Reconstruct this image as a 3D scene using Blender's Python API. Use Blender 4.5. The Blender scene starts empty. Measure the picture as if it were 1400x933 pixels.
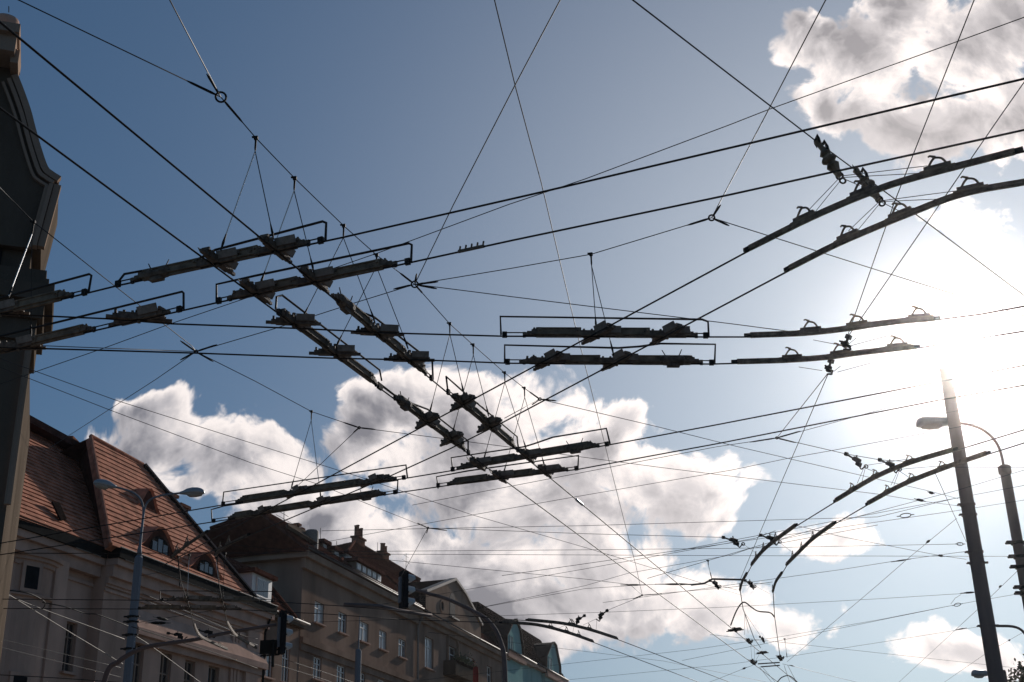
import bpy, math, random
from mathutils import Vector, Matrix
random.seed(7)
R = math.radians
scene = bpy.context.scene
COL = scene.collection

# ------------------------------------------------------------------ camera
CAM = Vector((0.0, 0.0, 1.6))
FPX = 1726.0
PITCH = R(22.64)
ROLL = R(1.36)
F0 = Vector((0, math.cos(PITCH), math.sin(PITCH)))
R00 = Vector((1, 0, 0))
U00 = Vector((0, -math.sin(PITCH), math.cos(PITCH)))
RT = R00 * math.cos(ROLL) - U00 * math.sin(ROLL)
UP = U00 * math.cos(ROLL) + R00 * math.sin(ROLL)
cam_d = bpy.data.cameras.new('camera')
cam_d.sensor_width = 36.0
cam_d.lens = 36.0 * FPX / 1400.0
cam_d.clip_start = 0.1
cam_d.clip_end = 5000
cam = bpy.data.objects.new('camera', cam_d)
m = Matrix((RT, UP, -F0)).transposed().to_4x4()
m.translation = CAM
cam.matrix_world = m
COL.objects.link(cam)
scene.camera = cam


def ray(px, py):
    return (F0 + RT * ((px - 700.0) / FPX) + UP * ((466.5 - py) / FPX)).normalized()


def Z(px, py, z):
    d = ray(px, py)
    return CAM + d * ((z - CAM.z) / d.z)


def Y(px, py, y):
    d = ray(px, py)
    return CAM + d * (y / d.y)


def PL(px, py, p, n):
    d = ray(px, py)
    return CAM + d * ((p - CAM).dot(n) / d.dot(n))


ZW = Vector((0, 0, 1))
ZC = 5.6      # height of the contact wires
ZS = 6.45     # height of the span wires

# ------------------------------------------------------------------ materials
MATS = {}


def mat(name, col, rough=0.6, metal=0.0, var=0.25, scale=8.0, bump=0.0, bscale=40.0, spec=0.5, streak=0.0):
    ma = bpy.data.materials.new(name)
    ma.use_nodes = True
    nt = ma.node_tree
    b = nt.nodes['Principled BSDF']
    b.inputs['Roughness'].default_value = rough
    b.inputs['Metallic'].default_value = metal
    b.inputs['Specular IOR Level'].default_value = spec
    tc = nt.nodes.new('ShaderNodeTexCoord')
    no = nt.nodes.new('ShaderNodeTexNoise')
    no.inputs['Scale'].default_value = scale
    no.inputs['Detail'].default_value = 6
    no.inputs['Roughness'].default_value = 0.6
    mp = nt.nodes.new('ShaderNodeMapping')
    nt.links.new(tc.outputs['Object'], mp.inputs['Vector'])
    if streak:
        mp.inputs['Scale'].default_value = (1, 1, streak)
    nt.links.new(mp.outputs[0], no.inputs['Vector'])
    cr = nt.nodes.new('ShaderNodeValToRGB')
    c = Vector(col)
    lo = c * (1 - var)
    hi = c * (1 + var)
    cr.color_ramp.elements[0].position = 0.3
    cr.color_ramp.elements[1].position = 0.7
    cr.color_ramp.elements[0].color = (*lo, 1)
    cr.color_ramp.elements[1].color = (*hi, 1)
    nt.links.new(no.outputs['Fac'], cr.inputs[0])
    nt.links.new(cr.outputs[0], b.inputs['Base Color'])
    if bump:
        n2 = nt.nodes.new('ShaderNodeTexNoise')
        n2.inputs['Scale'].default_value = bscale
        n2.inputs['Detail'].default_value = 5
        nt.links.new(tc.outputs['Object'], n2.inputs['Vector'])
        bp = nt.nodes.new('ShaderNodeBump')
        bp.inputs['Strength'].default_value = bump
        bp.inputs['Distance'].default_value = 0.02
        nt.links.new(n2.outputs['Fac'], bp.inputs['Height'])
        nt.links.new(bp.outputs[0], b.inputs['Normal'])
    MATS[name] = ma
    return ma


mat('contact_copper', (0.022, 0.018, 0.016), 0.6, 0.1, 0.3, 3, spec=0.25)
mat('span_steel', (0.035, 0.034, 0.033), 0.6, 0.2, 0.3, 3, spec=0.3)
mat('bright_steel', (0.80, 0.78, 0.75), 0.4, 0.0, 0.1, 3)  # silvery steel, lightened so its colour carries the sun's gleam
mat('cable_sunlit', (0.20, 0.17, 0.14), 0.6, 0.0, 0.2, 3, spec=0.3)  # paler base colour stands in for sunlight on the cables
mat('beam_fibre', (0.20, 0.150, 0.105), 0.75, 0.0, 0.5, 10, 0.3, 90, 0.15)
mat('fitting_bronze', (0.15, 0.113, 0.085), 0.7, 0.0, 0.55, 18, 0.3, 120, 0.15)
mat('plate_zinc', (0.26, 0.225, 0.195), 0.7, 0.0, 0.35, 18, 0.2, 100, 0.15)
mat('insulator_black', (0.022, 0.02, 0.018), 0.7, 0.0, 0.3, 12, spec=0.15)
mat('pole_grey', (0.19, 0.20, 0.22), 0.7, 0.0, 0.14, 3, 0.12, 60, 0.15, streak=0.15)
mat('pole_brown', (0.16, 0.122, 0.112), 0.8, 0.0, 0.22, 3, 0.12, 60, 0.1, streak=0.15)
mat('lamp_grey', (0.34, 0.34, 0.34), 0.4, 0.2, 0.12, 6)
mat('lamp_glass', (0.35, 0.33, 0.30), 0.15, 0.0, 0.1, 6)
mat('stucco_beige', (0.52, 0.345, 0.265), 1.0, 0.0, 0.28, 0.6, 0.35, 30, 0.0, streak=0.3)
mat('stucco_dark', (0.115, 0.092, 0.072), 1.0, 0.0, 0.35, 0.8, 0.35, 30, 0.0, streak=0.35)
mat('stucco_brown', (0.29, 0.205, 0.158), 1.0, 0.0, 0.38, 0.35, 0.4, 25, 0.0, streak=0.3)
mat('stucco_taupe', (0.31, 0.225, 0.172), 1.0, 0.0, 0.28, 0.5, 0.4, 25, 0.0, streak=0.35)
mat('stucco_green', (0.26, 0.44, 0.42), 1.0, 0.0, 0.12, 0.6, 0.3, 25, 0.0, streak=0.35)
mat('stone_trim', (0.50, 0.34, 0.27), 1.0, 0.0, 0.2, 1.2, 0.25, 30, 0.0)
mat('gutter_dark', (0.022, 0.022, 0.021), 0.9, 0.0, 0.3, 2, spec=0.03)
mat('zinc_bright', (0.13, 0.12, 0.11), 0.6, 0.2, 0.15, 2, spec=0.12)
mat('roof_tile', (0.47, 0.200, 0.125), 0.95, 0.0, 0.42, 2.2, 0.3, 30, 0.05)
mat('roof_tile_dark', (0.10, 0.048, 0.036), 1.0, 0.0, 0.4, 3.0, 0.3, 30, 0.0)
mat('roof_slate', (0.022, 0.017, 0.015), 1.0, 0.0, 0.3, 3.0, 0.3, 30, 0.0)
mat('brick', (0.20, 0.10, 0.066), 1.0, 0.0, 0.35, 4.0, 0.5, 20, 0.0)
mat('frame_white', (0.62, 0.60, 0.57), 0.5, 0.0, 0.08, 4)
mat('glass_dark', (0.03, 0.035, 0.04), 0.06, 0.0, 0.2, 1.0, 0.02, 1.5, 0.9)
mat('sky_pane_pale', (0.55, 0.53, 0.50), 0.25, 0.0, 0.2, 3, 0, 10, 0.7)  # pale pane colour holds the sky reflected in the glass, plus curtains
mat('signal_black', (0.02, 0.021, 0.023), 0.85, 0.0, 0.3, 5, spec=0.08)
mat('signal_visor', (0.55, 0.52, 0.48), 0.3, 0.1, 0.1, 5)
mat('flag_red', (0.35, 0.03, 0.04), 0.8, 0.0, 0.2, 6)
mat('leaf_green', (0.085, 0.085, 0.030), 0.6, 0.0, 0.5, 1.2)
mat('bark', (0.09, 0.065, 0.045), 0.9, 0.0, 0.3, 6, 0.5, 20, 0.1)
mat('asphalt', (0.05, 0.05, 0.05), 0.9, 0.0, 0.3, 3, 0.4, 60)
mat('paving', (0.22, 0.21, 0.2), 0.9, 0.0, 0.2, 2, 0.3, 30)
mat('kerb_stone', (0.30, 0.29, 0.27), 0.85, 0.0, 0.15, 2, 0.3, 30)
mat('soil', (0.10, 0.09, 0.07), 0.95, 0.0, 0.3, 0.1, 0.3, 5)
mat('road_paint', (0.75, 0.75, 0.73), 0.7, 0.0, 0.1, 6)


# ------------------------------------------------------------------ mesh builder (world coordinates)
class MB:
    def __init__(self):
        self.v = []
        self.f = []

    def face(self, *pts):
        i = len(self.v)
        self.v += [Vector(p) for p in pts]
        self.f.append(tuple(range(i, i + len(pts))))
        return self

    def box(self, c, ax, ay, az):
        """centre, three half-axis vectors"""
        i = len(self.v)
        for sx in (-1, 1):
            for sy in (-1, 1):
                for sz in (-1, 1):
                    self.v.append(c + ax * sx + ay * sy + az * sz)
        for q in ((0, 1, 3, 2), (4, 6, 7, 5), (0, 4, 5, 1), (2, 3, 7, 6), (0, 2, 6, 4), (1, 5, 7, 3)):
            self.f.append(tuple(i + k for k in q))
        return self

    def bar(self, a, b, w, h, up=ZW, lift=0.0):
        """box from a to b, w wide, h high, its bottom 'lift' above the line"""
        t = (b - a)
        L = t.length
        t.normalize()
        n = t.cross(up).normalized()
        u = n.cross(t)
        return self.box((a + b) / 2 + u * (lift + h / 2), t * (L / 2), n * (w / 2), u * (h / 2))

    def tube(self, pts, r, n=6, caps=True):
        pts = [Vector(p) for p in pts]
        rs = r if isinstance(r, (list, tuple)) else [r] * len(pts)
        t0 = (pts[1] - pts[0]).normalized()
        ref = ZW if abs(t0.z) < 0.9 else Vector((1, 0, 0))
        nn = t0.cross(ref).normalized()
        rings = []
        for k, p in enumerate(pts):
            if k == 0:
                t = pts[1] - pts[0]
            elif k == len(pts) - 1:
                t = pts[-1] - pts[-2]
            else:
                t = (pts[k + 1] - p).normalized() + (p - pts[k - 1]).normalized()
            if t.length < 1e-9:
                t = t0.copy()
            t.normalize()
            nn = nn - t * nn.dot(t)
            if nn.length < 1e-6:
                nn = t.orthogonal()
            nn.normalize()
            bb = t.cross(nn)
            i = len(self.v)
            for j in range(n):
                a = 2 * math.pi * j / n
                self.v.append(p + (nn * math.cos(a) + bb * math.sin(a)) * rs[k])
            rings.append(i)
        for k in range(len(rings) - 1):
            a, b = rings[k], rings[k + 1]
            for j in range(n):
                j2 = (j + 1) % n
                self.f.append((a + j, a + j2, b + j2, b + j))
        if caps:
            self.f.append(tuple(rings[0] + j for j in reversed(range(n))))
            self.f.append(tuple(rings[-1] + j for j in range(n)))
        return self

    def strip(self, pts, w, h, lift=0.0, up=ZW):
        """rectangular section swept along pts (mitred)"""
        pts = [Vector(p) for p in pts]
        rings = []
        for k, p in enumerate(pts):
            if k == 0:
                t = pts[1] - pts[0]
            elif k == len(pts) - 1:
                t = pts[-1] - pts[-2]
            else:
                t = (pts[k + 1] - p).normalized() + (p - pts[k - 1]).normalized()
            t.normalize()
            n = t.cross(up).normalized()
            u = n.cross(t)
            i = len(self.v)
            for a, b in ((-1, 0), (1, 0), (1, 1), (-1, 1)):
                self.v.append(p + n * (a * w / 2) + u * (lift + b * h))
            rings.append(i)
        for k in range(len(rings) - 1):
            a, b = rings[k], rings[k + 1]
            for j in range(4):
                j2 = (j + 1) % 4
                self.f.append((a + j, a + j2, b + j2, b + j))
        self.f.append(tuple(rings[0] + j for j in (3, 2, 1, 0)))
        self.f.append(tuple(rings[-1] + j for j in range(4)))
        return self

    def prism(self, poly, ext):
        """polygon (3D points) extruded by the vector ext"""
        i = len(self.v)
        n = len(poly)
        self.v += [Vector(p) for p in poly] + [Vector(p) + ext for p in poly]
        self.f.append(tuple(i + k for k in range(n)))
        self.f.append(tuple(i + n + k for k in reversed(range(n))))
        for k in range(n):
            k2 = (k + 1) % n
            self.f.append((i + k, i + n + k, i + n + k2, i + k2))
        return self

    def lathe(self, base, axis, prof, n=16):
        """prof: list of (radius, distance along axis)"""
        axis = axis.normalized()
        a = axis.orthogonal().normalized()
        b = axis.cross(a)
        rings = []
        for r, h in prof:
            i = len(self.v)
            for j in range(n):
                an = 2 * math.pi * j / n
                self.v.append(base + axis * h + (a * math.cos(an) + b * math.sin(an)) * max(r, 1e-4))
            rings.append(i)
        for k in range(len(rings) - 1):
            p, q = rings[k], rings[k + 1]
            for j in range(n):
                j2 = (j + 1) % n
                self.f.append((p + j, p + j2, q + j2, q + j))
        self.f.append(tuple(rings[0] + j for j in reversed(range(n))))
        self.f.append(tuple(rings[-1] + j for j in range(n)))
        return self

    def torus(self, c, ax, R_, r, n=18, k=6):
        a = ax.orthogonal().normalized()
        b = ax.normalized().cross(a)
        i = len(self.v)
        for p in range(n):
            an = 2 * math.pi * p / n
            d = a * math.cos(an) + b * math.sin(an)
            for q in range(k):
                bn = 2 * math.pi * q / k
                self.v.append(c + d * (R_ + r * math.cos(bn)) + ax.normalized() * (r * math.sin(bn)))
        for p in range(n):
            for q in range(k):
                self.f.append((i + p * k + q, i + ((p + 1) % n) * k + q, i + ((p + 1) % n) * k + (q + 1) % k, i + p * k + (q + 1) % k))
        return self

    def build(self, name, material, parent=None, loc=None, smooth=False):
        if loc is None:
            if parent is not None:
                loc = Vector(parent['_o']) if '_o' in parent else Vector((0, 0, 0))
            else:
                loc = self.v[0].copy()
        me = bpy.data.meshes.new(name)
        me.from_pydata([tuple(p - loc) for p in self.v], [], self.f)
        me.materials.append(MATS[material] if isinstance(material, str) else material)
        import bmesh as _bm
        b = _bm.new()
        b.from_mesh(me)
        _bm.ops.recalc_face_normals(b, faces=b.faces)
        b.to_mesh(me)
        b.free()
        if smooth:
            me.polygons.foreach_set('use_smooth', [True] * len(me.polygons))
        ob = bpy.data.objects.new(name, me)
        COL.objects.link(ob)
        if parent is not None:
            ob.parent = parent
            ob['_o'] = tuple(loc)
        else:
            ob.location = loc
            ob['_o'] = tuple(loc)
        return ob


def tag(o, label, cat, group=None, kind=None):
    o['label'] = label
    o['category'] = cat
    if group:
        o['group'] = group
    if kind:
        o['kind'] = kind
    return o


def thing(name, label, cat, loc, group=None):
    o = bpy.data.objects.new(name, None)
    o.empty_display_size = 0.2
    o.location = loc
    COL.objects.link(o)
    o['_o'] = tuple(loc)
    return tag(o, label, cat, group)


def structure(o):
    o['kind'] = 'structure'
    return o


def smooth_path(pts, n=6):
    """Catmull-Rom through 3D points"""
    pts = [Vector(p) for p in pts]
    if len(pts) < 3:
        return pts
    P = [pts[0] * 2 - pts[1]] + pts + [pts[-1] * 2 - pts[-2]]
    out = []
    for i in range(1, len(P) - 2):
        a, b, c, d = P[i - 1], P[i], P[i + 1], P[i + 2]
        for k in range(n):
            t = k / n
            out.append(0.5 * ((2 * b) + (c - a) * t + (2 * a - 5 * b + 4 * c - d) * t * t + (3 * b - a - 3 * c + d) * t ** 3))
    out.append(pts[-1])
    return out

# ------------------------------------------------------------------ overhead wires
def to3(p, z):
    return p.copy() if isinstance(p, Vector) else Z(p[0], p[1], z)


def px_of(v):
    d = v - CAM
    k = d.dot(F0)
    return (700 + FPX * d.dot(RT) / k, 466.5 - FPX * d.dot(UP) / k)


def wire(name, label, pts, r=0.005, material='span_steel', z0=ZC, z1=None, ext=(0, 0), group=None, cat='wire', n=5, curve=False):
    z1 = z0 if z1 is None else z1
    q = [px_of(p) if isinstance(p, Vector) else p for p in pts]
    L = [0.0]
    for a, b in zip(q, q[1:]):
        L.append(L[-1] + math.hypot(b[0] - a[0], b[1] - a[1]))
    P = [to3(p, z0 + (z1 - z0) * l / max(L[-1], 1e-6)) for p, l in zip(pts, L)]
    if curve:
        P = smooth_path(P, 6)
    if ext[0]:
        P = [P[0] + (P[0] - P[1]).normalized() * ext[0]] + P
    if ext[1]:
        P = P + [P[-1] + (P[-1] - P[-2]).normalized() * ext[1]]
    o = MB().tube(P, r, n).build(name, material, loc=P[0], smooth=True)
    tag(o, label, cat, group)
    return o


GC = 'thick trolley contact wires'
GS = 'thin span wires over the junction'
WL = {}   # contact wire lines: name -> (px a, px b)


def contact(key, label, pts, ext=(0, 0), r=0.0068):
    WL[key] = pts
    return wire('contact_wire', label, pts, r, 'contact_copper', ZC, None, ext, GC, 'contact wire', 6)


contact('W1', 'upper of two thick diagonal wires, starting beside the stone urn at the top left', [(14, 42), (1000, 859), (1066, 914)], (6, 25))
contact('W2', 'lower of two thick diagonal wires, crossing the face of the dark gable at left', [(0, 148), (1030, 908)], (6, 25))
contact('W3', 'upper of two long wires rising to the right edge under the large top right cloud', [(-60, 444), (95, 407), (160, 391), (468, 325), (740, 263), (1000, 202), (1225, 149), (1400, 108)], (5, 12))
contact('W4', 'lower of two long rising wires, the one carrying the small bolted splice', [(-60, 497), (131, 452), (297, 414), (530, 366), (700, 329), (1000, 266), (1400, 178)], (5, 12))
contact('W5', 'level wire running into the upper of the two right hand twin node guard frames', [(-60, 427), (145, 436), (235, 443), (400, 449), (548, 456), (690, 460), (965, 461), (1026, 461)], (6, 0))
contact('W6', 'level wire running into the lower of the two right hand twin node guard frames', [(-60, 473), (30, 476), (266, 483), (455, 490), (592, 493), (700, 497), (975, 498), (1008, 497)], (6, 0))
contact('W5r', 'wire leaving the upper sun bleached rail towards the right edge', [(1277, 438), (1340, 430), (1400, 419)], (0, 15))
contact('W6r', 'wire leaving the lower sun bleached rail towards the right edge', [(1250, 477), (1400, 453)], (0, 15))
contact('W7', 'upper of two wires descending leftwards from the pair of long curved rails', [(1026, 342), (421, 668), (340, 711)], (0, 3))
contact('W8', 'lower of two wires descending leftwards from the pair of long curved rails', [(1081, 369), (689, 577), (617, 613), (527, 654), (420, 699)], (0, 3))
contact('W7r', 'short wire beyond the upper long curved rail at the right edge', [(1388, 210), (1420, 203)], (0, 12))
contact('W8r', 'short wire beyond the lower long curved rail at the right edge', [(1440, 245), (1480, 238)], (0, 12))
contact('W9', 'upper of two wires running from the tiled roof up to the right, under the sun', [(-40, 750), (302, 691), (550, 655), (640, 640), (830, 609), (980, 581), (1280, 523), (1400, 500)], (8, 15))
contact('W10', 'lower of two wires running from the tiled roof up to the right, under the sun', [(-40, 765), (290, 714), (550, 673), (640, 660), (790, 642), (980, 607), (1280, 548), (1400, 527)], (8, 15))
contact('W13', 'upper of two level wires low in front of the beige house', [(-40, 819), (210, 821), (375, 823), (470, 829), (560, 836)], (10, 0))
contact('W14', 'lower of two level wires low in front of the beige house', [(-40, 832), (210, 833), (330, 834), (450, 840), (545, 847)], (10, 0))
contact('W15', 'left of two bent wires dropping through the crossing before the beige house', [(243, 760), (247, 795), (255, 819), (259, 831), (265, 855)])
contact('W16', 'right of two bent wires dropping through the crossing before the beige house', [(297, 760), (299, 795), (303, 820), (307, 832), (310, 852)])
contact('R5w', 'wire leaving the upper rail that passes behind the leaning pole', [(1304, 617), (1400, 588)], (0, 15))
contact('R6w', 'wire leaving the lower rail that ends beyond the leaning pole', [(1349, 622), (1400, 606)], (0, 15))
contact('R57', 'short wire joining the upper rail at the pole to the upper tight bend rail', [(1143, 686), (1088, 720)])
contact('R68', 'short wire joining the lower rail at the pole to the lower tight bend rail', [(1187, 690), (1141, 717)])
contact('R79', 'very short wire between the upper tight bend rail and its stub below', [(1028, 773), (1021, 786)])
contact('R810', 'very short wire between the lower tight bend rail and its stub below', [(1076, 773), (1069, 785)])
contact('R9w', 'wire falling from the left rail stub into the bottom switch cluster', [(1012, 808), (1016, 833), (1019, 841), (1031, 873), (1040, 886)])
contact('R10w', 'wire falling straight from the right rail stub into the bottom switch cluster', [(1057, 810), (1059, 843), (1067, 902)])
contact('R11w', 'wire leaving the upper of the two far rails beside the turquoise gables', [(843, 874), (995, 932)], (0, 10))
contact('R12w', 'wire leaving the lower of the two far rails beside the turquoise gables', [(810, 878), (950, 931)], (0, 10))
contact('R11l', 'wire entering the upper far rail from behind the traffic light arm', [(722, 849), (560, 836)])
contact('R12l', 'wire entering the lower far rail from behind the traffic light arm', [(686, 852), (545, 847)])


def wline(key, px):
    """nearest segment of contact wire 'key' to the picture point px: (point on wire, direction)"""
    best = None
    pts = WL[key]
    for a, b in zip(pts, pts[1:]):
        A, B = Vector(a), Vector(b)
        p = Vector(px)
        t = (p - A).dot(B - A) / (B - A).length_squared
        tc = min(1, max(0, t))
        d = (A + (B - A) * tc - p).length
        if best is None or d < best[0]:
            best = (d, A + (B - A) * tc, A, B)
    q = best[1]
    P = Z(q.x, q.y, ZC)
    d3 = (Z(best[3].x, best[3].y, ZC) - Z(best[2].x, best[2].y, ZC)).normalized()
    return P, d3


def crossing_block(par, P, t, c, k=1.0):
    b = MB()
    for d, L in ((t, 1.0), (c, 0.85)):
        n = d.cross(ZW).normalized()
        b.box(P + ZW * 0.022 * k, d * 0.15 * L * k, n * 0.024 * k, ZW * 0.022 * k)
        b.box(P + ZW * 0.018 * k, d * 0.19 * L * k, n * 0.017 * k, ZW * 0.015 * k)
        b.box(P + ZW * 0.012 * k, d * 0.235 * L * k, n * 0.010 * k, ZW * 0.010 * k)
        for s in (-1, 1):
            for e in (0.05, 0.11, 0.17):
                b.box(P + d * e * s * L * k + ZW * 0.044 * k, d * 0.008 * k, n * 0.028 * k, ZW * 0.010 * k)
    b.lathe(P + ZW * -0.02, ZW, [(0.012 * k, 0), (0.012 * k, 0.07 * k), (0.03 * k, 0.072 * k), (0.03 * k, 0.082 * k), (0.014 * k, 0.085 * k), (0.014 * k, 0.11 * k)], 8)
    o = b.build('crossing_block', 'fitting_bronze', par)
    # upright side plates, one pair along each wire
    for d, L in ((t, 1.0), (c, 0.9)):
        n = d.cross(ZW).normalized()
        for s in (-1, 1):
            q = MB()
            a0 = P + n * (0.034 * s * k) + ZW * 0.02 * k
            tilt = (ZW * 0.022 + n * (0.012 * s)) * k
            q.box(a0 + d * (0.095 * s * L * k) + tilt, d * 0.075 * L * k, n * 0.003 * k, tilt)
            q.build('guide_plate', 'plate_zinc', o)
    return o


def assembly(label, key, span, nodes, guard, horns=(), clamps=(), k=1.08, group='insulated wire crossings', solid=True, lumps=()):
    """a beam along contact wire 'key' from px span[0] to span[1] with crossing nodes (px, other wire)"""
    A, t0 = wline(key, span[0])
    B, t1 = wline(key, span[1])
    t = (B - A).normalized()
    n = t.cross(ZW).normalized()
    par = thing('insulated_crossing', label, 'wire crossing', (A + B) / 2, group)

    def on(px):
        # point of the picture taken on the upright plane of the wire
        return PL(px[0], px[1], A, n)

    def s_of(p):
        return (p - A).dot(t)
    L = s_of(B)
    cuts = []
    for px, other in nodes:
        P, _ = wline(key, px)
        P = A + t * s_of(P)
        if isinstance(other, str):
            _, c = wline(other, px)
        else:
            c = (Z(other[1][0], other[1][1], ZC) - Z(other[0][0], other[0][1], ZC)).normalized()
        crossing_block(par, P, t, c, k)
        cuts.append(s_of(P))
    # beam segments between the blocks
    cuts.sort()
    edges = [0.0]
    for c in cuts:
        edges += [max(0.0, c - 0.13 * k), min(L, c + 0.13 * k)]
    edges.append(L)
    for a, b in zip(edges[::2], edges[1::2]):
        if b - a < 0.05:
            continue
        bm_ = MB()
        p, q = A + t * a, A + t * b
        bm_.bar(p, q, 0.034 * k, 0.044 * k, lift=0.014)
        bm_.bar(p, q, 0.050 * k, 0.009 * k, lift=0.014 + 0.044 * k)
        bm_.bar(p - t * 0.006, q + t * 0.006, 0.046 * k, 0.008 * k, lift=0.010)
        bm_.bar(p, q, 0.018 * k, 0.02 * k, lift=-0.008)
        m_ = (p + q) / 2
        for f in (0.08, 0.92):
            bm_.box(p + (q - p) * f + ZW * 0.036 * k, t * 0.016 * k, n * 0.026 * k, ZW * 0.030 * k)
            bm_.tube([p + (q - p) * f + ZW * 0.04 * k - n * 0.04 * k, p + (q - p) * f + ZW * 0.04 * k + n * 0.04 * k], 0.008 * k, 6)
        bm_.build('insulating_beam', 'beam_fibre', par)
    # stepped end pieces and the twin bars to the clamps
    for e, (P, d) in enumerate(((A, -t), (B, t))):
        e_ = MB()
        e_.box(P + d * 0.012 * k + ZW * 0.032 * k, d * 0.022 * k, n * 0.022 * k, ZW * 0.020 * k)
        e_.box(P + d * 0.045 * k + ZW * 0.024 * k, d * 0.024 * k, n * 0.016 * k, ZW * 0.015 * k)
        e_.box(P + d * 0.075 * k + ZW * 0.019 * k, d * 0.026 * k, n * 0.012 * k, ZW * 0.011 * k)
        e_.lathe(P + d * 0.012 * k + ZW * 0.05 * k, ZW, [(0.013 * k, 0), (0.013 * k, 0.012 * k), (0.008 * k, 0.014 * k), (0.008 * k, 0.022 * k)], 6)
        e_.build('end_connector', 'fitting_bronze', par)
    for i, cp in enumerate(clamps):
        C_, _ = wline(key, cp)
        C_ = A + t * s_of(C_)
        base, d = (A, -t) if s_of(C_) < L / 2 else (B, t)
        c_ = MB()
        c_.box(C_ + ZW * 0.014, t * 0.018 * k, n * 0.012 * k, ZW * 0.022 * k)
        c_.build('wire_clamp', 'insulator_black', par)
        tb = MB().tube([C_ + ZW * 0.032, base + d * 0.08 * k + ZW * 0.032], 0.005 * k, 5)
        tb.box(base + d * 0.09 * k + ZW * 0.014, t * 0.012, n * 0.01, ZW * 0.022)
        tb.build('twin_bar', 'contact_copper', par)
    if guard:
        g = MB().tube([on(p) for p in guard], 0.0085 * max(k, 0.9), 6)
        g.build('guard_rod', 'contact_copper', par, smooth=False)
    for a, b in horns:
        P0, P1 = on(a), on(b)
        MB().tube([P1, P0], [0.006, 0.004], 5).build('arcing_horn', 'span_steel', par)
    if horns:
        mid = on(((horns[0][1][0] + horns[1][1][0]) / 2, (horns[0][1][1] + horns[1][1][1]) / 2))
        base = A + t * s_of(mid)
        h = MB()
        h.lathe(base - t * 0.11 * k + ZW * 0.03 * k, t, [(0.02 * k, 0), (0.04 * k, 0.03 * k), (0.043 * k, 0.07 * k), (0.03 * k, 0.09 * k), (0.03 * k, 0.13 * k), (0.043 * k, 0.15 * k), (0.04 * k, 0.19 * k), (0.02 * k, 0.22 * k)], 10)
        h.box(base - ZW * 0.012 * k, t * 0.05 * k, n * 0.02 * k, ZW * 0.014 * k)
        h.build('section_insulator', 'fitting_bronze', par)
    return par


assembly('uppermost long beam crossing, with a two horned insulator at its left end', 'W3', ((196, 383), (404, 337)), [((297, 358), 'W2'), ((376, 340), 'W1')],
         [(159, 389), (170, 375), (263, 358), (276, 352), (294, 342), (441, 303), (446, 305), (445, 329)], [((203, 361), (208, 372)), ((231, 355), (223, 371))], [(161, 391), (438, 330)])
assembly('brown beam crossing just below the uppermost horned one, plain right end on a hanger', 'W4', ((330, 408), (524, 368)), [((350, 401), 'W2'), ((430, 386), 'W1')],
         [(296, 413), (296, 389), (350, 377), (559, 333), (563, 335), (562, 359)], (), [(299, 414), (557, 360)])
assembly('olive beam crossing on the lower diagonal wire, left of the two steep middle beams', 'W2', ((392, 438), (508, 522)), [((399, 447), 'W5'), ((457, 487), 'W6')],
         [(377, 423), (378, 406), (386, 404), (519, 506), (522, 521)], (), [(381, 430), (520, 533)])
assembly('steep beam crossing on the upper diagonal wire with two horns at its top end', 'W1', ((465, 412), (578, 505)), [((518, 456), 'W5'), ((562, 491), 'W6')],
         [(484, 420), (494, 427), (512, 434), (574, 482), (591, 495), (592, 519)], [((464, 393), (467, 407)), ((482, 405), (479, 413))], [(590, 519)])
assembly('short steep beam crossing with two horns, set against the left part of the big cloud', 'W2', ((546, 551), (630, 613)), [((583, 580), 'W7'), ((617, 604), 'W8')],
         [(517, 523), (539, 540), (561, 551), (585, 560), (640, 603), (640, 621)], [((547, 535), (549, 545)), ((559, 544), (557, 550))], [(518, 530), (640, 621)])
assembly('short steep beam crossing on the upper diagonal wire in the middle of the big cloud', 'W1', ((627, 549), (699, 609)), [((635, 552), 'W7'), ((672, 581), 'W8')],
         [(612, 533), (610, 515), (635, 537), (707, 597), (709, 617)], (), [(613, 538), (708, 617)])
assembly('horned upper beam of the pair lying across the two diagonal wires below the big cloud', 'W9', ((645, 640), (806, 614)), [((653, 637), 'W2'), ((721, 627), 'W1')],
         [(619, 644), (617, 626), (717, 611), (730, 607), (756, 598), (829, 586), (834, 607)], [((774, 603), (781, 614)), ((797, 599), (792, 612))], [(619, 644), (830, 609)])
assembly('plain lower beam of the pair lying across the two diagonal wires below the big cloud', 'W10', ((624, 664), (764, 645)), [((683, 655), 'W2'), ((745, 646), 'W1')],
         [(599, 668), (597, 652), (640, 644), (791, 623), (790, 642)], (), [(600, 667), (788, 642)])
assembly('long flat beam crossing above the brown hip roof, the upper one of two', 'W9', ((333, 687), (530, 658)), [((404, 676), 'W7'), ((508, 661), 'W8')],
         [(304, 691), (306, 673), (555, 636), (557, 653)], (), [(305, 691), (552, 655)])
assembly('long flat beam crossing touching the top of the brown hip roof, horned at its right', 'W10', ((322, 709), (516, 679)), [((357, 703), 'W7'), ((437, 691), 'W8')],
         [(290, 714), (289, 697), (306, 692), (544, 657), (543, 675)], [((492, 669), (496, 679)), ((510, 665), (506, 678))], [(292, 714), (540, 675)])
assembly('level twin node crossing with a straight guard rod, upper of two at the right centre', 'W5', ((733, 460), (936, 461)), [((818, 460), 'W7'), ((912, 461), 'W8')],
         [(685, 458), (684, 433), (960, 437), (968, 440), (969, 460)], (), [(690, 460), (965, 461)])
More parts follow.
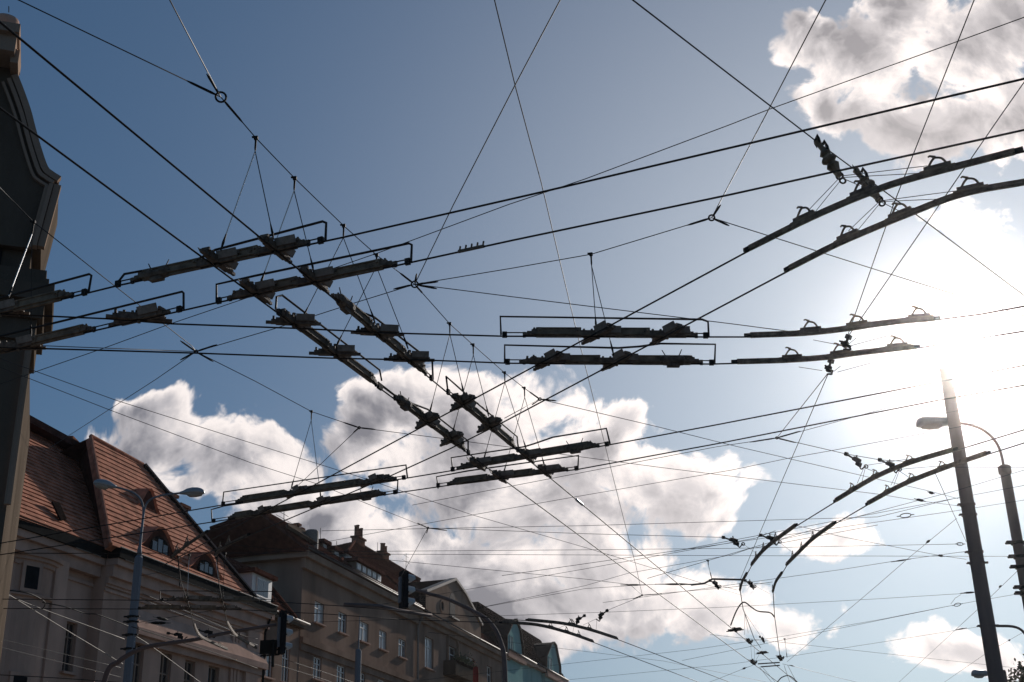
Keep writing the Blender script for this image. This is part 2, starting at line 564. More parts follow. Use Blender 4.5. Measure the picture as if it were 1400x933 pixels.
assembly('level twin node crossing with a kinked guard rod and two horns at its right', 'W6', ((732, 497), (944, 498)), [((750, 497), 'W7'), ((843, 497), 'W8')],
         [(690, 496), (690, 472), (845, 476), (874, 474), (903, 470), (978, 471), (977, 497)], [((905, 479), (914, 493)), ((932, 478), (926, 492))], [(694, 497), (973, 498)])
assembly('beam crossing cut by the left frame edge, guard frame before the tower cornice', 'W3', ((-60, 444), (84, 410)), [((0, 430), 'W5')],
         [(-40, 420), (11, 405), (122, 375), (125, 377), (121, 400)], (), [(115, 402)])
assembly('olive beam crossing at the left edge, below the single grey plated node', 'W4', ((-40, 492), (115, 456)), [((25, 477), 'W6')],
         [(-60, 478), (0, 460), (249, 399), (251, 401), (251, 425)], (), [(246, 427)])
q = thing('wire_crossing', 'single grey plated node where two wires cross, right of the dark tower', 'wire crossing', wline('W4', (190, 438))[0], 'insulated wire crossings')
crossing_block(q, wline('W4', (190, 438))[0], wline('W4', (190, 438))[1], wline('W5', (190, 438))[1], 1.25)
assembly('upper dark beam crossing low before the beige house wall', 'W13', ((238, 821), (345, 822)), [((255, 821), 'W15'), ((303, 822), 'W16')],
         [(219, 821), (219, 808), (375, 809), (375, 823)], (), [(222, 821), (372, 823)], 1.1)
assembly('lower dark beam crossing low before the beige house wall', 'W14', ((200, 833), (322, 833)), [((259, 833), 'W15'), ((307, 833), 'W16')],
         None, (), [(190, 833)], 1.0)


# ------------------------------------------------------------------ curved rails with clamps and stay wires
def rail_clamp(par, P, t, s=1.0):
    """stirrup of cast metal: two bowed legs, an open loop between them and a hooked head"""
    n = t.cross(ZW).normalized()
    b = MB()
    h = 0.088 * s
    b.tube(smooth_path([P - t * 0.062 * s + ZW * 0.02, P - t * 0.048 * s + ZW * h * 0.45, P - t * 0.026 * s + ZW * h * 0.8, P - t * 0.004 * s + ZW * h], 3), 0.0078 * s, 6)
    b.tube(smooth_path([P + t * 0.058 * s + ZW * 0.02, P + t * 0.050 * s + ZW * h * 0.5, P + t * 0.030 * s + ZW * h * 0.82, P - t * 0.008 * s + ZW * h * 0.98], 3), 0.0078 * s, 6)
    b.tube([P - t * 0.004 * s + ZW * h, P - t * 0.035 * s + ZW * (h + 0.018 * s), P - t * 0.048 * s + ZW * (h + 0.012 * s)], [0.010 * s, 0.007 * s, 0.005 * s], 6)
    b.box(P + ZW * 0.02 * s, t * 0.085 * s, n * 0.011 * s, ZW * 0.012 * s)
    return b.build('rail_clamp', 'fitting_bronze', par)


def rail(label, pts, clamps=(), stays=(), hub_z=0.18, w=0.025, h=0.030, k=1.0, group='curved trolley rails'):
    P = smooth_path([Z(p[0], p[1], ZC) for p in pts], 7)
    par = thing('curved_rail', label, 'curved rail', P[len(P) // 2], group)
    b = MB().strip(P, w, h, lift=0.004)
    b.strip(P, w * 0.5, 0.012, lift=-0.008)
    b.build('rail_bar', 'fitting_bronze', par)
    for e, d in ((0, -1), (-1, 1)):
        t = (P[1] - P[0]).normalized() if e == 0 else (P[-1] - P[-2]).normalized()
        MB().box(P[e] + t * d * 0.02 + ZW * 0.016, t * 0.03, t.cross(ZW).normalized() * 0.012, ZW * 0.014).build('end_shoe', 'insulator_black', par)
    for cpx in clamps:
        c = Z(cpx[0], cpx[1], ZC + 0.06)
        i = min(range(len(P) - 1), key=lambda j: (P[j] - c).length)
        best = P[i]
        t = (P[i + 1] - P[i]).normalized()
        best = P[i] + t * max(0, min((P[i + 1] - P[i]).length, (c - P[i]).dot(t)))
        rail_clamp(par, best + ZW * 0.03, t, k)
        MB().bar(best - t * 0.11 * k, best + t * 0.11 * k, w * 1.12, 0.014, lift=h * 0.8).build('splice_plate', 'beam_fibre', par)
    for a, b_ in stays:
        MB().tube([Z(a[0], a[1], ZC + 0.13), Z(b_[0], b_[1], ZC + hub_z)], 0.0028, 4).build('stay_wire', 'span_steel', par)
    return par


def bracket(label, a, b, za, zb, k=1.0, group='insulated suspension brackets', ring=True, lump=False):
    """an insulator hung from a span wire; 'lump' is the big cast one, otherwise a bar with a hanging block and hook"""
    A, B = Z(a[0], a[1], za), Z(b[0], b[1], zb)
    d = B - A
    L = d.length
    par = thing('suspension_bracket', label, 'bracket', A, group)
    t = d.normalized()
    n = d.cross(ZW)
    if n.length < 1e-4:
        n = Vector((1, 0, 0))
    n.normalize()
    u = n.cross(t)
    q, c = MB(), MB()
    if lump:
        r = 0.056 * k
        q.lathe(A, d, [(r * 0.45, 0), (r * 0.35, L * 0.12), (r * 0.3, L * 0.25), (r * 0.75, L * 0.36), (r * 0.5, L * 0.42), (r * 0.95, L * 0.5), (r * 0.95, L * 0.56), (r * 0.55, L * 0.62), (r * 0.85, L * 0.7), (r * 0.5, L * 0.85), (r * 0.4, L)], 10)
        c.box(A, t * 0.02 * k, n * 0.05 * k, ZW * 0.012 * k)
        c.tube([A + d * 0.3 + ZW * r, A + d * 0.4 + ZW * r * 2.0, A + d * 0.52 + ZW * r * 1.8, A + d * 0.6 + ZW * r * 0.7], 0.012 * k, 6)
    else:
        kk = k * 0.85
        q.tube([A, A + d * 0.62], 0.014 * kk, 6)
        q.box(A, t * 0.022 * kk, n * 0.024 * kk, u * 0.026 * kk)
        q.box(A + d * 0.55 + u * 0.012 * kk, t * L * 0.13, n * 0.024 * kk, u * 0.032 * kk)
        q.box(A + d * 0.66 - u * 0.03 * kk, t * L * 0.10, n * 0.02 * kk, u * 0.03 * kk)
        q.lathe(A + d * 0.34, t, [(0.02 * kk, 0), (0.03 * kk, 0.01), (0.03 * kk, 0.02), (0.018 * kk, 0.03), (0.03 * kk, 0.04), (0.03 * kk, 0.05), (0.018 * kk, 0.06)], 8)
        c.tube(smooth_path([A + d * 0.70 - u * 0.05 * kk, A + d * 0.84 - u * 0.075 * kk, A + d * 0.92 - u * 0.03 * kk, B], 3), 0.010 * kk, 6)
        c.tube([A + d * 0.5 + u * 0.04 * kk, A + d * 0.47 + u * 0.075 * kk], 0.010 * kk, 6)
    q.build('insulator_body', 'beam_fibre' if lump else 'insulator_black', par)
    c.build('hook', 'insulator_black', par)
    if ring:
        g = MB().torus(B, ray(*b) * 1.0 + ZW * 0.4, 0.022 * k, 0.007 * k)
        g.build('ring', 'insulator_black', par)
        if lump:
            MB().torus(B + t * 0.04 * k, n, 0.020 * k, 0.007 * k).build('ring', 'insulator_black', par)
    return par


rail('long curved rail high at the right, the upper one of two', [(1025, 342), (1112, 299), (1190, 266), (1250, 246), (1388, 210)], [(1101, 296), (1178, 260), (1275, 232)],
     [((1107, 286), (1149, 242)), ((1112, 293), (1150, 246)), ((1268, 227), (1149, 241)), ((1260, 237), (1150, 243)), ((1175, 254), (1150, 243))], 0.3)
rail('long curved rail high at the right, the lower one reaching the frame edge', [(1080, 369), (1148, 335), (1238, 297), (1316, 268), (1400, 252), (1440, 245)], [(1157, 323), (1235, 292), (1325, 265)],
     [((1160, 316), (1203, 275)), ((1167, 322), (1204, 277)), ((1316, 260), (1203, 275)), ((1313, 271), (1204, 276)), ((1230, 289), (1204, 276))], 0.3)
bracket('lumpy brown insulator hung on the diagonal span above both long curved rails, higher one', (1117, 193), (1148, 241), 6.2, 5.92, 1.0, lump=True)
bracket('lumpy brown insulator hung on the diagonal span above the lower long curved rail', (1170, 233), (1202, 273), 6.2, 5.92, 1.0, lump=True)
rail('rail running towards the sun glare, upper one of two at right', [(1026, 461), (1100, 458), (1157, 452), (1190, 447), (1230, 442), (1277, 438)], [(1103, 454), (1173, 448), (1254, 437)],
     [((1112, 465), (1148, 472)), ((1241, 452), (1163, 473)), ((1171, 462), (1160, 471))], 0.1, 0.026, 0.034)
rail('rail running towards the sun glare, lower one of two at right', [(1008, 497), (1075, 495), (1130, 491), (1175, 485), (1228, 479), (1250, 477)], [(1080, 491), (1151, 487), (1225, 477)],
     [((1092, 502), (1124, 507)), ((1215, 490), (1145, 509)), ((1149, 501), (1140, 508))], 0.1, 0.026, 0.034)
bracket('small insulator hanging under the upper sun glare rail', (1160, 461), (1153, 478), 5.72, 5.62, 1.0, ring=False)
bracket('small insulator hanging under the lower sun glare rail', (1136, 494), (1131, 512), 5.72, 5.62, 1.0, ring=False)
rail('curved rail passing behind the leaning pole, upper one', [(1143, 686), (1196, 655), (1244, 635), (1304, 617)], [(1172, 666), (1203, 648), (1249, 630)],
     [((1172, 661), (1181, 640)), ((1178, 661), (1183, 640)), ((1199, 647), (1183, 640)), ((1240, 628), (1181, 637))], 0.25, 0.03, 0.038, 0.8)
rail('curved rail showing on both sides of the leaning pole, lower one', [(1187, 690), (1236, 664), (1297, 640), (1349, 622)], [(1218, 670), (1252, 653), (1294, 637)],
     [((1218, 664), (1227, 645)), ((1222, 664), (1229, 645)), ((1246, 655), (1229, 644)), ((1288, 637), (1228, 642))], 0.25, 0.03, 0.038, 0.8)
bracket('dark insulator left of the leaning pole, the outer one of two', (1157, 621), (1184, 638), 6.15, 5.9, 0.95)
bracket('dark insulator left of the leaning pole, the inner one lying on the rail', (1203, 629), (1230, 642), 6.15, 5.9, 0.95)
rail('tight bend rail under the small white cloud, upper left one', [(1088, 720), (1062, 739), (1043, 755), (1028, 773)], [(1033, 759), (1043, 748), (1063, 734)],
     [((1064, 733), (1046, 729)), ((1033, 756), (1016, 744))], 0.15, 0.03, 0.036, 0.8)
rail('tight bend rail under the small white cloud, lower right one', [(1141, 717), (1112, 738), (1091, 758), (1076, 773)], [(1084, 759), (1095, 746), (1114, 731)],
     [((1084, 756), (1066, 742)), ((1113, 728), (1068, 738))], 0.15, 0.03, 0.036, 0.8)
rail('short rail stub above the looped cable, left one', [(1021, 786), (1015, 797), (1012, 808)], [(1012, 803)], [((1008, 807), (985, 801))], 0.15, 0.026, 0.034, 0.8)
rail('short rail stub above the looped cable, right one', [(1069, 785), (1061, 797), (1057, 810)], [(1057, 805)], [((1052, 812), (1032, 801)), ((1053, 799), (1030, 798))], 0.15, 0.026, 0.034, 0.8)
bracket('dark insulator pair end left of the tight bend rails, standing clear in the sky', (989, 735), (1016, 744), 6.1, 5.85, 1.0)
bracket('dark insulator bolted across the upper tight bend rail', (1040, 732), (1066, 741), 6.1, 5.85, 1.0)
bracket('dark insulator under the bent support arm, left one', (971, 794), (984, 802), 6.1, 5.85, 1.0)
bracket('dark insulator under the bent support arm, right one', (1019, 794), (1032, 802), 6.1, 5.85, 1.0)
rail('far rail next to the turquoise gables, upper one', [(722, 849), (770, 854), (805, 862), (843, 874)], [(768, 853), (776, 853), (797, 859)],
     [((776, 850), (786, 847)), ((797, 855), (816, 846)), ((815, 861), (816, 848))], 0.3, 0.034, 0.04, 0.9)
rail('far rail next to the turquoise gables, lower one', [(686, 852), (735, 856), (775, 866), (810, 878)], [(738, 857), (764, 862), (783, 868)],
     [((764, 859), (786, 849)), ((783, 865), (786, 851))], 0.3, 0.034, 0.04, 0.9)
bracket('dark insulator above the far rails, left one', (799, 842), (784, 852), 6.1, 5.9, 1.1, ring=False)
bracket('dark insulator above the far rails, right one', (830, 835), (815, 847), 6.1, 5.9, 1.1, ring=False)
rail('dark curved rail in front of the right eyebrow dormer', [(282, 729), (258, 745), (235, 763)], [(246, 753), (262, 741)], [((262, 740), (250, 760))], 0.2, 0.022, 0.028)
rail('grey curved rail in front of the brown house side', [(339, 733), (315, 745), (295, 759)], [(303, 750), (319, 742)], [((303, 748), (296, 760))], 0.2, 0.022, 0.028)
rail('sunlit pale rail before the beige wall, left one', [(265, 855), (269, 865), (276, 873), (292, 881), (310, 889)], [(269, 862), (278, 872), (294, 880)], (), 0.2, 0.03, 0.04, 0.8)
rail('pale rail before the beige wall, right one ending dark', [(310, 852), (317, 864), (326, 873), (350, 887)], [(314, 857), (323, 869)], (), 0.2, 0.03, 0.04, 0.8)
bracket('dark insulator on the mast arm before the beige house, left one', (230, 866), (256, 871), 6.1, 5.95, 1.2, ring=False)
bracket('dark insulator on the mast arm before the beige house, right one', (271, 862), (298, 868), 6.1, 5.95, 1.2, ring=False)

# small bolted splice on the long rising wire
P, t = wline('W4', (644, 341))
sp = thing('wire_splice', 'small bolted splice with upright studs on the lower long rising wire', 'splice', P)
MB().bar(P - t * 0.10, P + t * 0.10, 0.016, 0.02, lift=-0.006).build('splice_bar', 'fitting_bronze', sp)
for i in range(5):
    MB().tube([P + t * (0.09 - i * 0.045), P + t * (0.097 - i * 0.045) + ZW * 0.042], 0.007, 5).build('stud', 'fitting_bronze', sp)
P, t = wline('W1', (792, 687))
sp = thing('wire_splice', 'pale metal sleeve on the upper diagonal wire below the beam pair', 'splice', P)
MB().tube([P - t * 0.16, P - t * 0.12, P + t * 0.12, P + t * 0.16], [0.008, 0.017, 0.017, 0.008], 8).build('sleeve', 'bright_steel', sp)


# ------------------------------------------------------------------ span wires, rings and hangers
NODE = {}


def knot(key, label, px, z, arms, r=0.028, ring=True, L=0.28, k=1.0):
    """ring where span wires meet; arms: picture points the turnbuckles aim at"""
    P = Z(px[0], px[1], z)
    NODE[key] = P
    par = thing('span_ring', label, 'ring', P, 'rings joining span wires')
    b = MB()
    b.torus(P, (P - CAM).normalized() + ZW * 0.5, r * k, 0.0075 * k, 16, 6)
    b.build('ring', 'insulator_black', par)
    for a in arms:
        q = a if isinstance(a, Vector) else Z(a[0], a[1], z)
        d = (q - P).normalized()
        MB().tube([P + d * r * k, P + d * (r * k + L * 0.15), P + d * (L * 0.85), P + d * L], [0.006 * k, 0.0095 * k, 0.0085 * k, 0.004], 6).build('turnbuckle', 'insulator_black', par)
    return P


def hanger(label, top, bottoms, bright=(), zb=5.66, group='wire hangers with paired drop wires', strap=0.11, clamp=True):
    B = [Z(p[0], p[1], zb) for p in bottoms]
    y = sum(p.y for p in B) / len(B)
    T = Y(top[0], top[1], y)
    par = thing('drop_hanger', label, 'hanger', T, group)
    b = MB()
    b.box(T, Vector((0.015, 0, 0)), Vector((0, 0.012, 0)), ZW * 0.011)
    b.tube([T + Vector((-0.03, 0, 0.008)), T + Vector((0.012, 0, 0.012))], 0.008, 6)
    b.tube([T, T - ZW * 0.03], 0.009, 6)
    b.build('hanger_clamp', 'insulator_black', par)
    q = T - ZW * strap
    MB().tube([T, T - ZW * strap * 0.3, T - ZW * strap * 0.8, q], [0.005, 0.008, 0.008, 0.004], 6).build('strap_insulator', 'insulator_black', par)
    for i, p in enumerate(B):
        MB().tube([q, p], 0.0044 if i in bright else 0.0036, 5).build('drop_wire', 'bright_steel' if i in bright else 'span_steel', par)
        d = (q - p).normalized()
        MB().tube([p - ZW * 0.01, p + d * 0.05, p + d * 0.12], [0.005, 0.010, 0.005], 6).build('thimble', 'insulator_black', par)
    return T


HA = [hanger('tallest drop hanger, one pale and one dark wire onto the uppermost beam', (350, 189), [(302, 341), (374, 326)], (0,)),
      hanger('drop hanger with one silvery wire, second along the span from the ring', (403, 244), [(355, 391), (429, 371)], (0,)),
      hanger('drop hanger whose dark wires straddle the brown beam, third along the span', (470, 309), [(412, 438), (513, 441)]),
      hanger('drop hanger above the right end of the brown beam, fourth along the span', (515, 349), [(459, 475), (558, 476)]),
      hanger('drop hanger right of the steep horned beam, fifth along the span', (615, 443), [(587, 566), (634, 537)]),
      hanger('drop hanger over the top edge of the big cloud, sixth along the span', (647, 472), [(618, 595), (668, 568)]),
      hanger('drop hanger reaching down to the horned cloud beam, seventh along the span', (690, 510), [(661, 630), (720, 616)]),
      hanger('drop hanger at the lower end of the hung span, next to its last joint', (717, 531), [(688, 649), (745, 639)])]
HB = hanger('lone drop hanger over the level twin node crossings at the right centre', (808, 348), [(815, 448), (839, 485)])
HC = hanger('drop hanger with one silvery wire over the flat beams of the brown hip roof', (426, 563), [(398, 668), (439, 683)], (1,))
HD = hanger('drop hanger in front of the dark tower cornice with one pale wire', (46, 304), [(12, 405), (42, 464)], (0,))

knot('A', 'open ring high at the left where three span wires meet', (302, 133), 6.6, [(277, 121), (294, 120), HA[0]], 0.036)
knot('B', 'spread joint of six turnbuckles right of the brown beam guard frame', (567, 389), 6.45, [(545, 394), (569, 378), (585, 387), (587, 393), HA[3], HA[4]], 0.03, L=0.22)
knot('C', 'small joint at the lower end of the hung span above the cloud edge', (738, 546), 6.45, [HA[7], (748, 547), (728, 553)], 0.016, L=0.2)
knot('D', 'small ring at the upper right centre below the steep span', (973, 298), 6.45, [(960, 302), (980, 288), (984, 303)], 0.024, L=0.22)
knot('E', 'crossed joint of span wires on the left above the pale cloud', (268, 481), 6.45, [(255, 472), (287, 492), (283, 476), (253, 489)], 0.016, L=0.3)
knot('F', 'small joint of span wires against the cloud, above the flat beams', (491, 585), 6.5, [HC, (500, 586), (484, 591)], 0.014, L=0.2)
knot('G', 'forked joint of span wires above the long dormer and chimneys', (585, 722), 6.6, [(572, 716), (600, 724), (583, 731)], 0.014, L=0.35)
knot('H', 'forked joint of span wires at right, left of the leaning pole head', (1062, 599), 6.5, [(1043, 602), (1074, 602), (1076, 595)], 0.014, L=0.35)
knot('I', 'tiny joint of span wires low in the clouds right of the far rails', (878, 814), 6.6, [(866, 819), (892, 813)], 0.014, L=0.4)
N = NODE


def span(label, pts, z0=ZS, z1=None, ext=(0, 0), r=0.0042, material='span_steel', curve=False):
    return wire('span_wire', label, pts, r, material, z0, z1, ext, GS, 'span wire', 5, curve)


span('span wire from the top left corner down to the open ring', [(25, 0), N['A']], 6.6, None, (8, 0))
span('steep span wire from the top edge straight down to the open ring', [(232, 0), N['A']], 6.6, None, (6, 0))
span('span wire carrying the row of drop hangers from open ring to cloud', [N['A']] + HA[:4] + [N['B']])
span('span wire carrying the drop hangers below the six way joint', [N['B']] + HA[4:] + [N['C']])
span('steep span wire leaning right from the six way joint up to the top edge', [N['B'], (620, 280), (705, 115), (766, 0)], 6.45, 6.45, (0, 8))
span('very long steep span wire from the top centre down to the lower clouds', [(676, 0), (705, 120), (740, 250), (785, 440), (835, 640), (854, 715), (869, 772), N['I']], 6.75, 6.6, (6, 0), 0.0042)
span('span wire from the six way joint to the ring at the upper right', [N['B'], (700, 367), HB, N['D']])
span('span wire sloping gently down right from the six way joint to the sun rails', [N['B'], (700, 406), (1000, 443), (1100, 456)], 6.45, 6.0)
span('span wire from the six way joint down left past the brown beam', [N['B'], (486, 414), (374, 450), N['E']])
span('span wire from the crossed left joint down behind the tiled roof', [N['E'], (213, 519), (100, 592)], 6.45, 8.5, (0, 4))
span('span wire from the crossed left joint up across the tower cornice', [N['E'], (262, 473), (199, 424), (140, 378), (63, 317), HD, (0, 257)], 6.45, 6.4, (0, 5))
span('span wire from the crossed left joint down right to the cloud joint', [N['E'], (350, 522), HC, N['F']])
span('span wire crossing the big cloud behind the beams, continuing down to the right', [N['F'], (700, 612), (787, 624), (900, 639), (980, 649), (1202, 676), (1250, 684), (1318, 693)], 6.5, 7.0)
span('span wire from the cloud joint down left towards the hip roof', [N['F'], (414, 658), (396, 674)], 6.5, 6.6)
span('short thin span wire doubled above the lower level contact wire at left', [(85, 474), N['E']], 6.0, 6.45, (5, 0))
span('very long thin span wire rising from lower left across to the right edge', [(30, 515), (140, 477), (233, 443), (407, 384), (517, 346), (695, 280), (800, 245), (1000, 170), (1051, 150), (1312, 56), (1400, 24)], 6.7, 7.2, (5, 8))
span('thin span wire over the left cloud, the upper one of two from the tower', [(38, 504), (160, 548), (350, 608), (494, 653), (645, 704), (804, 750), (945, 793)], 6.9, 6.7, (3, 2))
span('thin span wire over the left cloud, the lower one ending at the forked joint', [(33, 515), (148, 560), (343, 633), (437, 663), (527, 699), N['G']], 6.9, 6.6, (3, 0))
span('short span wire falling left from the forked joint to the brown roofs', [N['G'], (557, 773)], 6.6, 6.6, (0, 3))
span('near level thin span wire through the lower cloud, passing the forked joint', [(440, 726), (583, 723), (800, 719), (1000, 713), (1200, 707), (1304, 682)], 6.6, 6.8)
span('thin span wire leaving the forked joint to the right', [N['G'], (800, 730), (989, 735)], 6.6, 6.1)
span('thin span wire climbing from the chimneys to the right under the sun', [(430, 744), (583, 716), (648, 704), (784, 680), (900, 660), (1000, 643), (1082, 626), (1139, 616), (1295, 587), (1400, 567)], 6.8, 7.0, (4, 10))
span('level thin span wire, upper of a close pair in the lower cloud', [(520, 754), (800, 752), (1000, 750), (1314, 744)], 6.6, 6.8, (6, 0))
span('level thin span wire, lower of a close pair in the lower cloud', [(520, 758), (800, 759), (1000, 760), (1386, 761)], 6.6, 6.8, (6, 0))
span('thin span wire sloping down right from the rear antenna to insulators', [(533, 766), (800, 792), (865, 800), (911, 799), (950, 800)], 6.6, 6.2, (3, 0))
span('thin span wire rising right from the gable to the clear bracket', [(634, 807), (800, 778), (1000, 742), (1033, 736), (1060, 726)], 6.7, 6.3, (3, 0))
span('thin span wire rising right from the gable foot, upper of two', [(652, 832), (800, 801), (859, 784), (1000, 759), (1023, 751), (1200, 718)], 6.7, 6.6)
span('thin span wire rising right from the gable foot, lower of two', [(652, 832), (800, 805), (863, 801), N['I']], 6.7, 6.6)
span('thin level span wire above the turquoise gables', [(689, 842), (835, 837), (1000, 830), (1200, 819), (1329, 811)], 6.7, 7.2, (4, 0))
span('short span wire dropping left from the tiny joint to the far insulators', [N['I'], (876, 816), (832, 834)], 6.6, 6.15)
span('thin span wire right of the tiny joint towards the rail stubs', [N['I'], (1000, 803), (1056, 796)], 6.6, 6.3)
span('thin span wire rising across the lower cloud to the leaning pole', [(764, 909), (950, 888), (1060, 872), (1200, 848), (1307, 827)], 6.6, 7.0, (4, 0))
span('faint span wire sloping down behind the turquoise gables', [(760, 886), (907, 904), (1010, 925)], 6.6, 6.6, (4, 4))
span('faint low span wire near the bottom edge, rising right to the leaning pole', [(774, 930), (1000, 908), (1090, 896), (1200, 879), (1345, 856)], 6.6, 6.9, (4, 0))
span('steep span wire from the bottom cluster up to the leaning pole', [(1076, 905), (1200, 800), (1240, 765), (1308, 709)], 6.0, 7.6)
span('diagonal span wire crossing the upper right, carrying the two lumpy insulators', [(865, 0), (1000, 104), (1117, 194), (1170, 233), (1256, 296), (1400, 404)], 6.2, 6.3, (5, 10), 0.0052)
span('span wire from the top edge right of centre down to the small ring', [(1129, 0), (1051, 150), N['D']], 6.5, 6.45, (5, 0))
span('steep span wire over the top right cloud, left one of two', [(1332, 0), (1222, 279), (1158, 462)], 6.8, 5.75, (5, 0))
span('steep span wire near the right edge, cutting the lower cloud', [(1400, 113), (1367, 160), (1175, 439), (1158, 462)], 6.8, 5.75, (6, 0))
span('short span wire from the lower sun rail to the right forked joint', [(1131, 512), N['H']], 5.65, 6.5)
span('long steep span wire from the lower sun rail down to the rail stubs', [(1132, 512), (1060, 679), (1012, 793)], 5.65, 6.1)
span('thin span wire from the small ring down to the right frame edge', [N['D'], (1052, 323), (1220, 376), (1400, 432)], 6.45, 6.6, (0, 10))
span('thin span wire from the right forked joint leftwards into the clouds', [N['H'], (980, 611), (860, 634)], 6.5, 6.6, (0, 4))
span('thin span wire from the right forked joint to the pole side insulators', [N['H'], (1157, 621), (1203, 629), (1250, 632)], 6.5, 6.15)
span('thin span wire from the right forked joint up to the pole head', [N['H'], (1151, 575), (1292, 536)], 6.5, 8.6)
span('thin span wire from the hung span end across the pale sky to the pole', [N['C'], (900, 584), (1000, 609), (1172, 649), (1268, 671), (1310, 682)], 6.45, 7.2)
span('short double span wire left of the hung span end', [N['C'], (690, 572)], 6.45, 5.8)
# on the right, tied to the two poles
span('span wire to the leaning pole, climbing from the small white cloud', [(1120, 722), (1171, 707), (1250, 686), (1304, 672), (1400, 643)], 6.6, 7.6, (3, 8))
span('span wire past the leaning pole to the right edge, below its upper clamp', [(1150, 721), (1311, 698), (1400, 684)], 6.8, 7.4, (6, 8))
span('span wire behind the leaning pole at its upper clamp, climbing to the right edge', [(1150, 711), (1304, 682), (1400, 664)], 6.8, 7.5, (3, 8))
span('thin span wire sinking right to the lower clamp of the leaning pole', [(1090, 719), (1150, 734), (1286, 760), (1321, 765)], 6.8, 6.6)
span('span wire with a tube insulator rising to the lower clamp of the leaning pole', [(1020, 797), (1150, 779), (1232, 766), (1322, 754)], 6.6, 6.7, (3, 0))
span('short steep stay from the upper rail hub to the leaning pole', [(1279, 648), (1321, 741)], 6.3, 6.6)
span('diagonal span wire behind the leaning pole up to the rear pole', [(1229, 933), (1336, 834), (1393, 779)], 6.6, 7.0, (5, 0))
span('short horizontal span wire between leaning pole and rear pole', [(1300, 639), (1400, 639)], 7.0, 7.0, (0, 8))
span('span wire from the insulator left of the pole to the rear pole clamp', [(1150, 859), (1307, 827), (1393, 812)], 6.6, 7.0, (4, 0))
span('span wire from the bottom cloud up to the right frame edge', [(1291, 933), (1349, 893), (1400, 864)], 6.6, 6.9, (5, 8))
span('very faint span wire below the lamp arm of the leaning pole', [(1165, 889), (1321, 906)], 6.6, 6.6, (5, 3))
span('faint span wire right of the sun under the bleached rails', [(1260, 571), (1400, 545)], 7.2, 7.2, (0, 8), 0.003)


def insul(label, key_pts, z, L=0.32, r=0.022, kind='bead'):
    (a, b) = key_pts
    A, B = Z(a[0], a[1], z), Z(b[0], b[1], z)
    d = (B - A).normalized()
    c = (A + B) / 2
    par = thing('strain_insulator', label, 'insulator', c, 'insulators on the span wires')
    if kind == 'bead':
        MB().lathe(c - d * L / 2, d, [(0.006, 0), (r * 0.6, L * 0.1), (r, L * 0.3), (r, L * 0.7), (r * 0.6, L * 0.9), (0.006, L)], 10).build('insulator_body', 'insulator_black', par)
    else:
        u = ZW
        n = d.cross(u).normalized()
        b_ = MB()
        pts = [c + d * (L * 0.5 * math.cos(i * math.pi / 6)) + u * (r * 1.6 * math.sin(i * math.pi / 6)) for i in range(13)]
        b_.tube(pts, 0.008, 6)
        b_.build('insulator_loop', 'insulator_black', par)
    for e in (-1, 1):
        MB().tube([c + d * e * L * 0.45, c + d * e * (L * 0.8)], [0.009, 0.006], 6).build('socket', 'span_steel', par)
    return par


insul('dark bead insulator on a span, just left of the leaning pole clamp, uppermost', ((1266, 672), (1280, 676)), 6.8, 0.12)
insul('dark tube insulator on the thin span sinking past the pole rails', ((1250, 682), (1266, 686)), 6.9, 0.2)
insul('open loop insulator on a span left of the pole, under the tube insulators', ((1230, 706), (1246, 704)), 6.9, 0.18, 0.022, 'loop')
insul('bead insulator on the steep span climbing to the leaning pole', ((1263, 745), (1275, 736)), 6.9, 0.16)
insul('small loop insulator on the level span just left of the lower pole clamp', ((1307, 744), (1318, 744)), 6.8, 0.12, 0.016, 'loop')
insul('bead insulator on the span sinking to the lower pole clamp', ((1280, 759), (1292, 761)), 6.7, 0.14)
insul('slim tube insulator on the span rising to the lower pole clamp', ((1222, 768), (1242, 765)), 6.7, 0.24, 0.014)
insul('dark tube insulator at the pole with a loose dangling wire tail', ((1318, 811), (1332, 810)), 7.0, 0.24)
insul('open loop insulator below the one with the dangling tail', ((1304, 828), (1314, 826)), 7.0, 0.18, 0.022, 'loop')
insul('slim tube insulator on the lowest span tied to the leaning pole', ((1308, 861), (1320, 859)), 6.9, 0.2, 0.014)
insul('bead insulator on the diagonal span between leaning and rear pole', ((1364, 805), (1371, 799)), 7.0, 0.16)
insul('bead insulator on the diagonal span above the tree', ((1376, 878), (1384, 873)), 6.9, 0.14)
insul('slim insulator on the span over the lower cloud, left one of the chain', ((861, 800), (871, 800)), 6.3, 0.3, 0.016)
insul('slim insulator on the span over the lower cloud, middle one of the chain', ((911, 799), (939, 799)), 6.25, 0.5, 0.018)
insul('small insulator at the left end of the bottom cluster stay', ((1013, 916), (1022, 912)), 6.0, 0.2)
insul('slim insulator on the stay right of the bottom cluster', ((1078, 909), (1088, 912)), 6.0, 0.2, 0.014)
insul('dark bead on a thin wire before the beige wall, right of the lamp post', ((217, 845), (226, 847)), 6.0, 0.3, 0.03)
insul('lower dark bead on a thin wire before the beige wall, right of the lamp post', ((212, 852), (221, 852)), 6.0, 0.3, 0.03)

